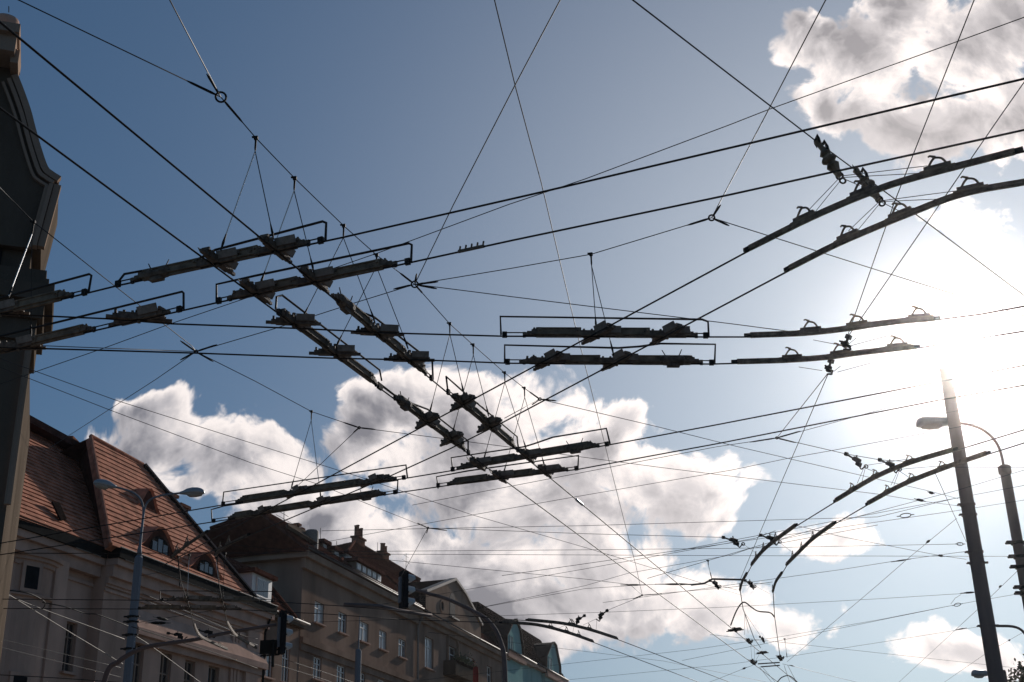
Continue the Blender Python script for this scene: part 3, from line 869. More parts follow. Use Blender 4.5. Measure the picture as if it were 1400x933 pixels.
wire('dangling_wire', 'loose wire tail curling down from the insulator at the pole', [(1314, 813), (1306, 818), (1300, 826)], 0.004, 'span_steel', 7.0, 6.85, cat='wire')
wire('support_arm', 'bent dark support arm left of the rail stubs', [(945, 800), (963, 798), (974, 792), (1018, 793)], 0.018, 'fitting_bronze', 6.15, cat='support arm')
hanger('tiny drop hanger on the bent support arm in the lower sky', (968, 767), [(973, 791)], (), 6.2, strap=0.08)
wire('feeder_cable', 'dark looped cable humped above the bottom switch cluster', [(999, 855), (1006, 837), (1013, 826), (1019, 824), (1027, 830), (1037, 836), (1053, 838), (1059, 844)], 0.013, 'insulator_black', 5.75, cat='cable', curve=True)

# switch cluster at the bottom
for lab, px, key, oth, k in (('dark clamp body on the upper diagonal wire under the looped cable, first of three', (1006, 862), 'W1', 'W9', 0.85),
                             ('dark clamp body on the upper diagonal wire where the drop wires meet, second of three', (1025, 878), 'W1', 'R9w', 1.0),
                             ('dark clamp body on the upper diagonal wire above the bottom crossings, third of three', (1043, 893), 'W1', 'W9', 0.7),
                             ('bottom crossing node at the left end of the twin bars', (1031, 906), 'W2', 'R9w', 1.15),
                             ('bottom crossing node at the right end of the twin bars', (1066, 905), 'R10w', 'W1', 1.15)):
    P, t = wline(key, px)
    c = wline(oth, px)[1]
    q = thing('wire_crossing', lab, 'wire crossing', P, 'switch cluster fittings')
    crossing_block(q, P, t, c, k)
for lab, a, b in (('upper of two dark twin bars in the bottom cluster', (1036, 908), (1066, 906)), ('lower of two dark twin bars in the bottom cluster', (1040, 912), (1066, 910))):
    wire('twin_bar', lab, [a, b], 0.014, 'fitting_bronze', ZC, cat='bar')
span('drop wire fan of the bottom cluster, left strand', [(1018, 838), (1018, 868)], 6.2, 5.7, r=0.003)
span('drop wire fan of the bottom cluster, middle strand', [(1018, 838), (1023, 866)], 6.2, 5.7, r=0.003)
span('drop wire fan of the bottom cluster, longest right strand', [(1018, 838), (1040, 870)], 6.2, 6.0, r=0.003)
span('short upright drop wire left inside the bottom cluster', [(1026, 876), (1028, 903)], 6.2, 5.7, r=0.003)
span('short upright drop wire with a knob inside the bottom cluster', [(1031, 881), (1032, 905)], 6.2, 5.7, r=0.003)
span('slanting drop wire inside the bottom cluster', [(1042, 888), (1034, 902)], 6.2, 5.7, r=0.003)
bracket('small dark bracket on the span above the bottom twin bars', (1039, 871), (1046, 877), 6.3, 6.15, 0.9, ring=False)
hanger('tiny drop hanger right of the bottom cluster', (1073, 874), [(1076, 899)], (), 5.9, strap=0.08)
span('stay wire from the bottom edge up to the left bottom node', [(970, 933), (1018, 914), (1029, 910)], 6.0, 5.65, (4, 0))
span('stay wire falling right from the right bottom node', [(1070, 908), (1088, 912), (1110, 918), (1200, 940)], 5.65, 6.2, (0, 5))
span('wire running down from the left bottom node to the frame edge, left strand', [(1038, 912), (1055, 933)], 5.6, 5.6, (0, 8))
span('wire running down from the left bottom node to the frame edge, right strand', [(1042, 912), (1060, 933)], 5.6, 5.6, (0, 8))
span('wire running down from the right bottom node to the frame edge, left strand', [(1072, 910), (1078, 928)], 5.6, 5.6, (0, 8))
span('wire running down from the right bottom node to the frame edge, right strand', [(1077, 910), (1089, 933)], 5.6, 5.6, (0, 8))
wire('feeder_cable', 'small dark arched cable at the bottom edge under the twin bars', [(1062, 934), (1068, 927), (1077, 924), (1084, 927), (1092, 935)], 0.013, 'insulator_black', 5.65, cat='cable', curve=True)

# cables low at the left, in front of the beige house
GL = 'cables before the beige house'
for lab, pts, r, ma, z in (
        ('sunlit pale cable sloping steeply before the round bay', [(-20, 794), (0, 806), (83, 857), (153, 899), (168, 908)], 0.009, 'cable_sunlit', 6.6),
        ('sunlit pale cable sloping gently to the lamp post', [(-20, 802), (0, 810), (27, 821), (58, 833), (170, 874)], 0.009, 'cable_sunlit', 6.6),
        ('sunlit pale cable right of the lamp post running to the bottom edge', [(184, 869), (210, 886), (275, 934), (300, 952)], 0.009, 'cable_sunlit', 6.6),
        ('dark looping cable under the round bay moulding', [(-20, 804), (0, 806), (37, 811), (57, 820), (62, 826), (58, 833)], 0.012, 'insulator_black', 6.7),
        ('dark sagging cable from the round bay to the lamp post', [(58, 824), (90, 830), (117, 839), (135, 841), (175, 856)], 0.011, 'insulator_black', 6.7),
        ('dark cable sloping from the lamp post behind the mast arm', [(180, 857), (243, 877), (288, 891), (352, 914)], 0.010, 'insulator_black', 6.7),
        ('dark level cable near the lower left corner', [(-20, 922), (40, 925), (120, 930), (170, 934)], 0.011, 'insulator_black', 6.6),
        ('thin cable crossing the beige wall low at the left, upper one', [(-20, 869), (0, 874), (165, 913)], 0.006, 'span_steel', 6.6),
        ('thin cable crossing the beige wall low at the left, lower one', [(-20, 880), (0, 885), (165, 926)], 0.006, 'span_steel', 6.6),
        ('thin wire from the lamp post to the beads on the beige wall', [(185, 852), (222, 846), (290, 835)], 0.005, 'span_steel', 6.4),
        ('thin wire sloping right over the beige wall to the signal arm, upper one', [(195, 812), (260, 838), (330, 868), (352, 874)], 0.005, 'span_steel', 6.6),
        ('thin wire sloping right over the beige wall to the signal arm, lower one', [(195, 820), (260, 845), (330, 874), (352, 882)], 0.005, 'span_steel', 6.6),
        ('thin wire running low from the signal over the brown house windows', [(393, 903), (460, 925), (500, 940)], 0.006, 'span_steel', 6.6),
        ('thin wire rising low from the signal along the brown house', [(365, 905), (430, 925), (462, 936)], 0.006, 'span_steel', 6.6)):
    wire('overhead_cable', lab, pts, r, ma, z, None, (0, 0), GL, 'cable', 6, True)
hanger('pair of thin drop wires before the right eyebrow dormer, left one', (244, 762), [(246, 803)], (), 5.7, strap=0.08)
hanger('pale drop wire before the right eyebrow dormer, right of its neighbour', (259, 759), [(256, 818)], (0,), 5.7, strap=0.08)
hanger('pale drop wire at the right end of the beige house roof', (296, 763), [(302, 818)], (0,), 5.7, strap=0.08)
hanger('thin dark drop wire at the right end of the beige house roof', (308, 757), [(304, 816)], (), 5.7, strap=0.08)

# ------------------------------------------------------------------ buildings
class Fac:
    """an upright facade plane; s runs along it, out is towards the street"""
    def __init__(self, px, ydepth, az=None, u=None):
        p = Y(px[0], px[1], ydepth)
        self.p = Vector((p.x, p.y, 0))
        if u is None:
            u = Vector((math.sin(R(az)), math.cos(R(az)), 0))
        self.u = u.normalized()
        self.n = Vector((self.u.y, -self.u.x, 0))
        if self.n.dot(CAM - self.p) < 0:
            self.n = -self.n

    def st(self, px, py, out=0.0):
        q = PL(px, py, self.p + self.n * out, self.n) - self.p
        return q.dot(self.u), q.z

    def pt(self, s, z, out=0.0):
        return self.p + self.u * s + self.n * out + ZW * z

    def px(self, x, y, out=0.0):
        s, z = self.st(x, y, out)
        return self.pt(s, z, out)

    def slab(self, mb, s0, s1, z0, z1, o0, o1):
        return mb.box(self.pt((s0 + s1) / 2, (z0 + z1) / 2, (o0 + o1) / 2), self.u * abs(s1 - s0) / 2, self.n * abs(o1 - o0) / 2, ZW * abs(z1 - z0) / 2)

    def rect(self, x0, x1, yt, yb, out=0.0):
        ym, xm = (yt + yb) / 2, (x0 + x1) / 2
        s0, s1 = self.st(x0, ym, out)[0], self.st(x1, ym, out)[0]
        return (min(s0, s1), max(s0, s1), self.st(xm, yb, out)[1], self.st(xm, yt, out)[1])


def wall_sheet(mb, f, s0, s1, z0, z1, holes, depth=0.2, out=0.0):
    S = sorted({s0, s1} | {h[0] for h in holes} | {h[1] for h in holes})
    Zs = sorted({z0, z1} | {h[2] for h in holes} | {h[3] for h in holes})
    S = [s for s in S if s0 <= s <= s1]
    Zs = [z for z in Zs if z0 <= z <= z1]
    for a, b in zip(S, S[1:]):
        for c, d in zip(Zs, Zs[1:]):
            ms, mz = (a + b) / 2, (c + d) / 2
            if any(h[0] < ms < h[1] and h[2] < mz < h[3] for h in holes):
                continue
            mb.face(f.pt(a, c, out), f.pt(b, c, out), f.pt(b, d, out), f.pt(a, d, out))
    for a, b, c, d in holes:
        o2 = out - depth
        mb.face(f.pt(a, c, out), f.pt(a, d, out), f.pt(a, d, o2), f.pt(a, c, o2))
        mb.face(f.pt(b, c, out), f.pt(b, d, out), f.pt(b, d, o2), f.pt(b, c, o2))
        mb.face(f.pt(a, d, out), f.pt(b, d, out), f.pt(b, d, o2), f.pt(a, d, o2))
        mb.face(f.pt(a, c, out), f.pt(b, c, out), f.pt(b, c, o2), f.pt(a, c, o2))
        mb.face(f.pt(a, c, o2), f.pt(b, c, o2), f.pt(b, d, o2), f.pt(a, d, o2))


def window(par, f, r, out=0.0, pane='glass_dark', sill=True, depth=0.16, fw=0.07, lights=2, sill_mat='stone_trim', name='window', frame='frame_white'):
    s0, s1, z0, z1 = r
    g = 0.004
    o0, o1 = out - depth + 0.02, out - depth + 0.075
    b = MB()
    f.slab(b, s0 + g, s0 + fw, z0 + g, z1 - g, o0, o1)
    f.slab(b, s1 - fw, s1 - g, z0 + g, z1 - g, o0, o1)
    f.slab(b, s0 + fw, s1 - fw, z0 + g, z0 + fw, o0, o1)
    f.slab(b, s0 + fw, s1 - fw, z1 - fw, z1 - g, o0, o1)
    w = s1 - s0
    for i in range(1, lights):
        c = s0 + w * i / lights
        f.slab(b, c - fw * 0.5, c + fw * 0.5, z0 + fw, z1 - fw, o0, o1 + 0.008)
    zt = z0 + (z1 - z0) * 0.70
    f.slab(b, s0 + fw, s1 - fw, zt - fw * 0.4, zt + fw * 0.4, o0, o1 + 0.004)
    fr = b.build(name, frame, par)
    p = MB().face(f.pt(s0 + fw * .5, z0 + fw * .5, o0 + 0.012), f.pt(s1 - fw * .5, z0 + fw * .5, o0 + 0.012), f.pt(s1 - fw * .5, z1 - fw * .5, o0 + 0.012), f.pt(s0 + fw * .5, z1 - fw * .5, o0 + 0.012))
    p.build('pane', pane, fr)
    if sill:
        q = MB()
        f.slab(q, s0 - 0.1, s1 + 0.1, z0 - 0.09, z0 - 0.005, out + 0.004, out + 0.17)
        q.build('sill', sill_mat, fr)
    return fr


def clip(poly, nrm, d):
    out = []
    for i, a in enumerate(poly):
        b = poly[(i + 1) % len(poly)]
        da, db = a.dot(nrm) - d, b.dot(nrm) - d
        if da >= 0:
            out.append(a)
        if (da >= 0) != (db >= 0):
            out.append(a + (b - a) * (da / (da - db)))
    return out


def tile_roof(mb, poly, row=0.33, amp=0.045, down=0.25):
    """courses of tiles on a convex sloping polygon: every course stands a little proud of the one above"""
    poly = [Vector(p) for p in poly]
    n = Vector((0, 0, 0))
    for i, a in enumerate(poly):
        b = poly[(i + 1) % len(poly)]
        n += a.cross(b)
    n.normalize()
    if n.z < 0:
        n = -n
    up = (ZW - n * n.z).normalized()
    lo, hi = min(p.dot(up) for p in poly), max(p.dot(up) for p in poly)
    k = lo
    rr = random.Random(int(abs(lo) * 1000))
    while k < hi:
        c = clip(clip(poly, up, k), -up, -(k + row))
        if len(c) >= 3:
            jit = rr.uniform(0.85, 1.15)
            q = [p + n * (amp * jit * (1 - (p.dot(up) - k) / row) + 0.004) for p in c]
            mb.face(*q)
            bot = [p for p in c if abs(p.dot(up) - k) < 1e-4]
            if len(bot) == 2:
                mb.face(bot[0] + n * 0.002, bot[1] + n * 0.002, bot[1] + n * (amp * jit + 0.004), bot[0] + n * (amp * jit + 0.004))
        k += row
    mb.prism([p - n * 0.02 for p in poly], -n * down)
    return n, up


def roof_plane(f, px, out, pitch):
    """plane rising backwards from the eave line through picture point px (which stands 'out' off the facade)"""
    e = f.px(px[0], px[1], out)
    n = (f.n * math.sin(R(pitch)) + ZW * math.cos(R(pitch))).normalized()
    return e, n


# =========== near dark corner house with the baroque gable (left edge)
FT = Fac((38, 480), 17.0, u=Vector((0.940, 0.341, 0)))
sR, zT = FT.st(38, 480)
tw = thing('corner_house', 'near dark corner house with curved baroque gable and stone urn at left edge', 'building', FT.pt(sR, 0))
b = MB()
BACK = -5.0
CB = -1.35
zc0 = FT.st(46, 459)[1]
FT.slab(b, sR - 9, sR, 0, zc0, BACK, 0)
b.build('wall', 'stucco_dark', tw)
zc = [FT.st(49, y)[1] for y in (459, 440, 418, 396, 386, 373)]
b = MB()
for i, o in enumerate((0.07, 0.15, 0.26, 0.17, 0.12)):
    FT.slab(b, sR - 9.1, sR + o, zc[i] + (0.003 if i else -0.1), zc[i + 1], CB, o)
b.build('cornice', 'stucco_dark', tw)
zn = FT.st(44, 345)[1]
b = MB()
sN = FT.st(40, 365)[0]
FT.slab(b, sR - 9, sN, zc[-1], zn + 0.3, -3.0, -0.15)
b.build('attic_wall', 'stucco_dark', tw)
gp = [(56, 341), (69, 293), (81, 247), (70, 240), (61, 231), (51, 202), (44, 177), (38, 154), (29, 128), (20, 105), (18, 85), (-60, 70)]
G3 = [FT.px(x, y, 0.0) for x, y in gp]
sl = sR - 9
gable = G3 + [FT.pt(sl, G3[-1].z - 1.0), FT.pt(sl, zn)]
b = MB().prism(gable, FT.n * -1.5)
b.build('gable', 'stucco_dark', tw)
edge = smooth_path([FT.px(x, y, 0.03) for x, y in gp[2:10]], 4)
b = MB().strip(edge, 0.10, 0.12, lift=-0.06, up=FT.n)
edge2 = smooth_path([FT.px(x - 8, y + 5, 0.02) for x, y in gp[2:10]], 4)
b.strip(edge2, 0.06, 0.10, lift=-0.03, up=FT.n)
edge3 = smooth_path([FT.px(x - 16, y + 9, 0.02) for x, y in gp[2:10]], 4)
b.strip(edge3, 0.04, 0.08, lift=-0.03, up=FT.n)
b.build('gable_coping', 'stucco_taupe', tw)
b = MB()
for dx, o, w in ((0, 0.06, 0.10), (-9, 0.10, 0.06), (-15, 0.05, 0.05)):
    b.bar(FT.px(79 + dx, 256, 0.04), FT.px(56 + dx, 340, 0.04), w, o + 0.05, up=FT.n, lift=-0.03)
b.build('volute_block', 'stucco_taupe', tw)  # paler plaster: the light on these mouldings is put into their colour
b = MB()
b.bar(FT.px(33, 70, 0.0) - FT.u * 4, FT.px(28, 66, 0.0), 1.2, 0.16, lift=-0.12)
b.bar(FT.px(28, 72, 0.0) - FT.u * 4, FT.px(24, 72, 0.0), 1.0, 0.30, lift=-0.32)
b.bar(FT.px(27, 84, 0.1) - FT.u * 0.12, FT.px(27, 84, 0.1), 0.5, 0.25, lift=-0.2)
b.build('pedestal_cap', 'stucco_taupe', tw)
ub = FT.px(4, 58, -0.3)
k = (FT.px(22, 30, -0.3) - FT.px(4, 30, -0.3)).length / 0.19
MB().lathe(ub, ZW, [(0.12 * k, 0), (0.12 * k, 0.05 * k), (0.06 * k, 0.08 * k), (0.06 * k, 0.15 * k), (0.12 * k, 0.18 * k), (0.16 * k, 0.26 * k), (0.185 * k, 0.36 * k), (0.19 * k, 0.40 * k), (0.15 * k, 0.425 * k), (0.06 * k, 0.44 * k)], 20).build('urn', 'stone_trim', tw, smooth=True)
MB().tube([FT.px(12, 17, -0.3), FT.px(12, 9, -0.3)], 0.008, 5).build('spike', 'span_steel', tw)
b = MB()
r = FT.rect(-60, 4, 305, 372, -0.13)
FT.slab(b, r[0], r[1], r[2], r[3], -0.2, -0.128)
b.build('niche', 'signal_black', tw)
b = MB().tube([FT.px(10, 690, 0.12), FT.px(40, 470, 0.12)], 0.05, 8)
b.build('downpipe', 'stucco_taupe', tw)  # no pipe here: paler strip added for the lit edge of the wall

# =========== beige house with tiled roof
F1 = Fac((148, 752), 48.0, 16.9)
s0, ze = F1.st(148, 752)
sE = F1.st(356, 880)[0]
h1 = thing('beige_house', 'beige corner house with steep orange tiled roof and eyebrow dormers', 'building', F1.pt(s0, 0))
LB = -0.55     # the left part stands back
sBay = F1.st(40, 800, LB)[0]
wins = [F1.rect(219, 234, 893, 936), F1.rect(252, 266, 903, 945), F1.rect(284, 299, 911, 955), F1.rect(183, 196, 879, 930)]
zbot = [F1.st(225, 936)[1]]
wins = [(a, b_, d - 2.7, d) for a, b_, c, d in wins]
low = [(a, b_, c - 4.2, c - 1.6) for a, b_, c, d in wins]
zcor = F1.st(150, 786)[1]
b = MB()
wall_sheet(b, F1, s0, sE, 0, ze - 0.3, wins + low, 0.25)
b.face(F1.pt(s0, 0, 0), F1.pt(s0, 0, LB), F1.pt(s0, ze - 0.3, LB), F1.pt(s0, ze - 0.3, 0))
b.face(F1.pt(sE, 0, 0), F1.pt(sE, 0, -11), F1.pt(sE, ze - 0.3, -11), F1.pt(sE, ze - 0.3, 0))
wl = [F1.rect(88, 103, 850, 920, LB)]
wall_sheet(b, F1, sBay - 4, s0, 0, ze - 0.3, wl, 0.25, LB)
b.face(F1.pt(sBay - 4, 0, LB), F1.pt(sBay - 4, 0, -11), F1.pt(sBay - 4, ze - 0.3, -11), F1.pt(sBay - 4, ze - 0.3, LB))
b.face(F1.pt(sBay - 4, 0, -11), F1.pt(sE, 0, -11), F1.pt(sE, ze - 0.3, -11), F1.pt(sBay - 4, ze - 0.3, -11))
b.build('wall', 'stucco_beige', h1)
for w in wins:
    window(h1, F1, w, 0, 'glass_dark', False, 0.22, 0.08, frame='stucco_taupe')
for w in low:
    window(h1, F1, w, 0, 'glass_dark', True, 0.22, 0.08)
for w in wl:
    window(h1, F1, w, LB, 'glass_dark', True, 0.22, 0.06, frame='stucco_brown')
# pilasters
for x0, x1 in ((315, 318), (319.5, 322.5), (324, 327)):
    r = F1.rect(x0, x1, 868, 905)
    b = MB()
    F1.slab(b, r[0], r[1], F1.st(320, 935)[1] - 3, F1.st(320, 868)[1], 0.003, 0.10)
    b.build('pilaster', 'stucco_beige', h1)
b = MB()
r = F1.rect(334, 356, 880, 900)
F1.slab(b, r[0], sE + 0.02, 0, F1.st(345, 862)[1], 0.003, 0.16)
b.build('pilaster', 'stucco_beige', h1)
b = MB()
r = F1.rect(62, 80, 800, 820, LB)
F1.slab(b, r[0], r[1], 0, ze - 0.9, LB + 0.003, LB + 0.35)
b.build('pilaster', 'stucco_beige', h1)
# cornice, frieze moulding, ledge over the windows
b = MB()
F1.slab(b, s0 - 0.05, sE + 0.3, ze - 0.62, ze - 0.36, 0.003, 0.52)
F1.slab(b, s0 - 0.02, sE + 0.2, ze - 1.05, ze - 0.623, 0.003, 0.34)
F1.slab(b, s0 - 0.01, sE + 0.1, ze - 1.3, ze - 1.053, 0.003, 0.16)
F1.slab(b, sBay - 3, s0 - 0.06, ze - 0.62, ze - 0.36, LB + 0.003, LB + 0.52)
F1.slab(b, sBay - 3, s0 - 0.03, ze - 1.05, ze - 0.623, LB + 0.003, LB + 0.34)
zf = F1.st(170, 806)[1]
F1.slab(b, s0 - 0.01, sE + 0.02, zf - 0.12, zf, 0.003, 0.08)
F1.slab(b, s0 - 0.012, sE + 0.03, zf - 0.3, zf - 0.2, 0.003, 0.06)
F1.slab(b, sBay - 1, s0 - 0.02, zf - 0.12, zf, LB + 0.003, LB + 0.08)
b.build('cornice', 'stone_trim', h1)
zl0, zl1 = F1.st(300, 897)[1], F1.st(300, 891)[1]
ztop = F1.st(300, 868)[1]
b = MB()
sl0 = F1.st(178, 850)[0]
F1.slab(b, sl0, sE + 0.12, zl0 - 0.14, zl0 + 0.12, 0.003, 0.42)
F1.slab(b, sl0, sE + 0.08, zl0 - 0.42, zl0 - 0.143, 0.003, 0.22)
n_ = zl0 + 0.123
b.prism([F1.pt(sl0, n_, 0.003), F1.pt(sl0, n_, 0.40), F1.pt(sl0, n_ + 0.1, 0.34), F1.pt(sl0, ztop, 0.01)], F1.u * (sE + 0.1 - sl0))
b.build('window_ledge', 'stone_trim', h1)
# gutter
b = MB()
F1.slab(b, s0 - 0.1, sE + 0.35, ze - 0.357, ze + 0.02, 0.10, 0.62)
F1.slab(b, sBay - 3.3, s0 - 0.105, ze - 0.357, ze + 0.02, LB + 0.10, LB + 0.62)
b.build('gutter', 'gutter_dark', h1)
b = MB()
b.tube([F1.pt(s0 - 0.1, ze + 0.03, 0.63), F1.pt(sE + 0.35, ze + 0.03, 0.63)], 0.03, 6)
b.tube([F1.pt(s0 + 0.3, ze - 0.37, 0.60), F1.pt(sE + 0.2, ze - 0.37, 0.60)], 0.018, 6)
b.tube([F1.pt(sBay + 1.6, ze - 0.37, LB + 0.6), F1.pt(s0 - 0.5, ze - 0.37, LB + 0.6)], 0.018, 6)
b.build('gutter_lip', 'plate_zinc', h1)
b = MB().tube([F1.pt(sE - 0.03, 0, 0.24), F1.pt(sE - 0.03, ze - 1.2, 0.24), F1.pt(sE - 0.03, ze - 0.5, 0.5)], 0.06, 8)
b.build('downpipe', 'gutter_dark', h1)
# round bay at the corner
cb = Y(-8, 820, 45.5)
rb = 2.05
zb0 = F1.st(40, 748, 0)[1]
ring = [(rb, 0)]
zs = {y: Y(30, y, 43.7).z for y in (812, 806, 775, 768, 762, 757, 750)}
prof = [(rb, 0), (rb, zs[812]), (rb + 0.10, zs[812] + 0.05), (rb + 0.10, zs[806]), (rb, zs[806] + 0.05), (rb, zs[768]), (rb + 0.07, zs[768] + 0.02), (rb + 0.07, zs[762]), (rb + 0.15, zs[762] + 0.02), (rb + 0.15, zs[757]), (rb + 0.24, zs[757] + 0.02), (rb + 0.24, zs[750]), (rb - 0.2, zs[750] + 0.1), (rb - 0.2, ze - 0.4)]
MB().lathe(Vector((cb.x, cb.y, 0)), ZW, prof, 48).build('round_bay', 'stucco_beige', h1, smooth=False)
wd = (Vector((CAM.x, CAM.y, 0)) - Vector((cb.x, cb.y, 0)))
ang = math.atan2(wd.y, wd.x)


def bay_window(px0, px1, yt, yb):
    best = None
    for i in range(400):
        a = ang + R(-20 + i * 0.3)
        p = Vector((cb.x + rb * math.cos(a), cb.y + rb * math.sin(a), Y(40, yt, 44).z))
        x = px_of(p)[0]
        if best is None or abs(x - (px0 + px1) / 2) < best[0]:
            best = (abs(x - (px0 + px1) / 2), a, p)
    a = best[1]
    f = Fac((10, 700), 40, 0)
    f.n = Vector((math.cos(a), math.sin(a), 0))
    f.u = Vector((-f.n.y, f.n.x, 0))
    f.p = Vector((cb.x, cb.y, 0)) + f.n * rb
    z1 = PL(*((px0 + px1) / 2, yt), f.p, f.n).z
    z0 = PL(*((px0 + px1) / 2, yb), f.p, f.n).z
    w = 0.27
    q = MB()
    f.slab(q, -w - 0.14, w + 0.14, z0 - 0.12, z1 + 0.14, -0.2, 0.06)
    o = q.build('window', 'stucco_beige', h1)
    q = MB()
    f.slab(q, -w, w, z0, z1, -0.1, 0.065)
    q.build('pane', 'signal_black', o)


bay_window(36, 52, 775, 806)
bay_window(15, 38, 925, 960)

# roofs
PITCH1 = 57
PITCH0 = 47.5
eR, nR = roof_plane(F1, (148, 752), 0.62, PITCH1)
eL, nL = roof_plane(F1, (100, 735), LB + 0.62, PITCH0)


def onR(x, y, lift=0.0):
    return PL(x, y, eR + nR * lift, nR)


def onL(x, y, lift=0.0):
    return PL(x, y, eL + nL * lift, nL)


zE = ze + 0.03


def at_z(pa, pb, z):
    return pa + (pb - pa) * ((z - pa.z) / (pb.z - pa.z))


tl, tr = onR(124, 598), onR(195, 637)
bl = at_z(tl, onR(152, 752), zE)
br = at_z(tr, onR(360, 834), zE)
rf = MB()
tile_roof(rf, [bl, br, tr, tl], 0.31, 0.04)
wing = rf.build('tiled_roof', 'roof_tile', h1)
lt2, lt1 = onL(25, 580), onL(104, 622)
lb1 = at_z(lt1, onL(146, 752), zE)
lb0 = onL(30, 710)
lb0 = lb1 + (lb0 - lb1) * 1.9
lt0 = lt1 + (lt2 - lt1) * 2.2
rf = MB()
tile_roof(rf, [lb0, lb1, lt1, lt0], 0.31, 0.04)
rf.build('tiled_roof', 'roof_tile', h1)
# the narrow return between the two roofs, its shade put into a darker tile
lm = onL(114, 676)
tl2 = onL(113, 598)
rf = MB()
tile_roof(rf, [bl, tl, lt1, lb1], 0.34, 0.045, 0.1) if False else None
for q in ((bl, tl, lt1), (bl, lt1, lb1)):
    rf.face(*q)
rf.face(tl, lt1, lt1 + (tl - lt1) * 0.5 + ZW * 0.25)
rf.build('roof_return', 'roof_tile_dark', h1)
# ridge overhang of the left roof and its capping
b = MB()
off = F1.n * 0.45
b.bar(lt0 + off * 0.3, lt1 + off * 0.3, 1.1, 0.30, lift=-0.05)
b.build('ridge_overhang', 'roof_tile_dark', h1)
b = MB().tube([lt0 + ZW * 0.32, lt1 + ZW * 0.32], 0.14, 8)
b.build('ridge_tile', 'roof_tile', h1)
MB().tube([tl + ZW * 0.05, tr + ZW * 0.05], 0.10, 8).build('ridge_tile', 'roof_tile', h1)
MB().tube([tl + ZW * 0.04, bl + ZW * 0.04], 0.09, 8).build('hip_tile', 'roof_tile', h1)
# verge board at the right
b = MB().bar(tr + ZW * 0.0, br + ZW * 0.0, 0.13, 0.15, up=nR, lift=0.0)
b.build('verge_board', 'gutter_dark', h1)
b = MB().tube([tr + nR * 0.17, br + nR * 0.17], 0.04, 6)
b.build('verge_flashing', 'plate_zinc', h1)
# gable wall behind the verge, rear slope
back = -F1.n * 9
b = MB().face(tr, br, br + back * 1.2)
b.face(tl, tr, tr + back - ZW * 3, tl + back - ZW * 3)
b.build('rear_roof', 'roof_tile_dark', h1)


def chimney(par, f, x0, x1, yt, yb, out, dep=0.8, pots=0, ma='brick', pot_h=0.6, base=2.5):
    r = f.rect(x0, x1, yt, yb, out)
    b = MB()
    f.slab(b, r[0], r[1], r[2] - base, r[3] - 0.15, out - dep, out)
    f.slab(b, r[0] - 0.1, r[1] + 0.1, r[3] - 0.147, r[3], out - dep - 0.1, out + 0.1)
    o = b.build('chimney', ma, par)
    for i in range(pots):
        s = r[0] + (r[1] - r[0]) * (i + 0.5) / pots
        hh = pot_h * (1.0, 1.15, 0.9, 1.05)[i % 4]
        MB().lathe(f.pt(s, r[3] + 0.002, out - dep / 2), ZW, [(0.13, 0), (0.12, hh * 0.9), (0.15, hh * 0.92), (0.15, hh)], 10).build('chimney_pot', ma, o)
    return o


oc = (lt1 - F1.p).dot(F1.n) - 0.6
b = MB()
FQ = Fac((98, 600), lt1.y + 0.3, u=RT)
chimney(h1, FQ, 86, 110, 597, 615, 0, 1.0, base=1.0)
oc = (tr - F1.p).dot(F1.n)
chimney(h1, F1, 231, 241, 675, 690, oc - 1.2, 0.8)
chimney(h1, F1, 246, 257, 690, 712, oc - 0.8, 0.9)


def eyebrow(px_l, px_r, px_top, win, big=True):
    """eyebrow dormer: a low arch stepping out of the roof with a small window in its front"""
    A, B = onR(*px_l), onR(*px_r)
    c = (A + B) / 2
    c.z = min(A.z, B.z)
    half = (B - A).dot(F1.u) / 2
    T = onR(*px_top)
    front = c + F1.n * 0.10
    # height from the picture, measured in the front plane
    hgt = PL(px_top[0], px_top[1], front, F1.n).z - c.z
    hgt = max(0.25, hgt)
    slope = 1 / math.tan(R(PITCH1))
    N_ = 16
    prof = []
    for i in range(N_ + 1):
        x = -1 + 2 * i / N_
        y = (0.5 + 0.5 * math.cos(math.pi * x))
        prof.append((x * half * 1.45, y * hgt))
    rf = MB()
    fr = [front + F1.u * s + ZW * z for s, z in prof]
    bk = [front + F1.u * s + ZW * (z + 0.14 * hgt) - F1.n * (z * slope + 0.10 + 0.5) for s, z in prof]
    for i in range(N_):
        rf.face(fr[i], fr[i + 1], bk[i + 1], bk[i])
    fr2 = [p + ZW * 0.09 + F1.n * 0.10 for p in fr]
    bk2 = [p + ZW * 0.09 for p in bk]
    for i in range(N_):
        rf.face(fr2[i], fr2[i + 1], bk2[i + 1], bk2[i])
        rf.face(fr[i], fr[i + 1], fr2[i + 1], fr2[i])
    d = rf.build('eyebrow_dormer', 'roof_tile', h1)
    w = MB()
    w.face(*fr)
    w.build('dormer_front', 'roof_tile_dark', d)
    f = Fac((10, 700), 40, 0)
    f.u, f.n, f.p = F1.u, F1.n, Vector((front.x, front.y, 0))
    if win:
        q = MB()
        ww, hh = half * 0.62, hgt * 0.66
        z0_ = front.z + 0.03
        arc = [(-ww, 0.0)] + [(-ww * math.cos(math.pi * i / 12), hh * (0.25 + 0.75 * math.sin(math.pi * i / 12))) for i in range(13)] + [(ww, 0.0)]
        q.prism([f.pt(s, z0_ + z, 0.004) for s, z in arc], f.n * 0.03)
        q.build('window_frame', 'gutter_dark', d)
        q = MB()
        for e in (-1, 0, 1):
            f.slab(q, e * ww * 0.56 - ww * 0.23, e * ww * 0.56 + ww * 0.23, z0_ + 0.06, z0_ + hh * (0.84 if e == 0 else 0.62), 0.036, 0.05)
        q.build('window_pane', 'glass_dark', d)
    return d


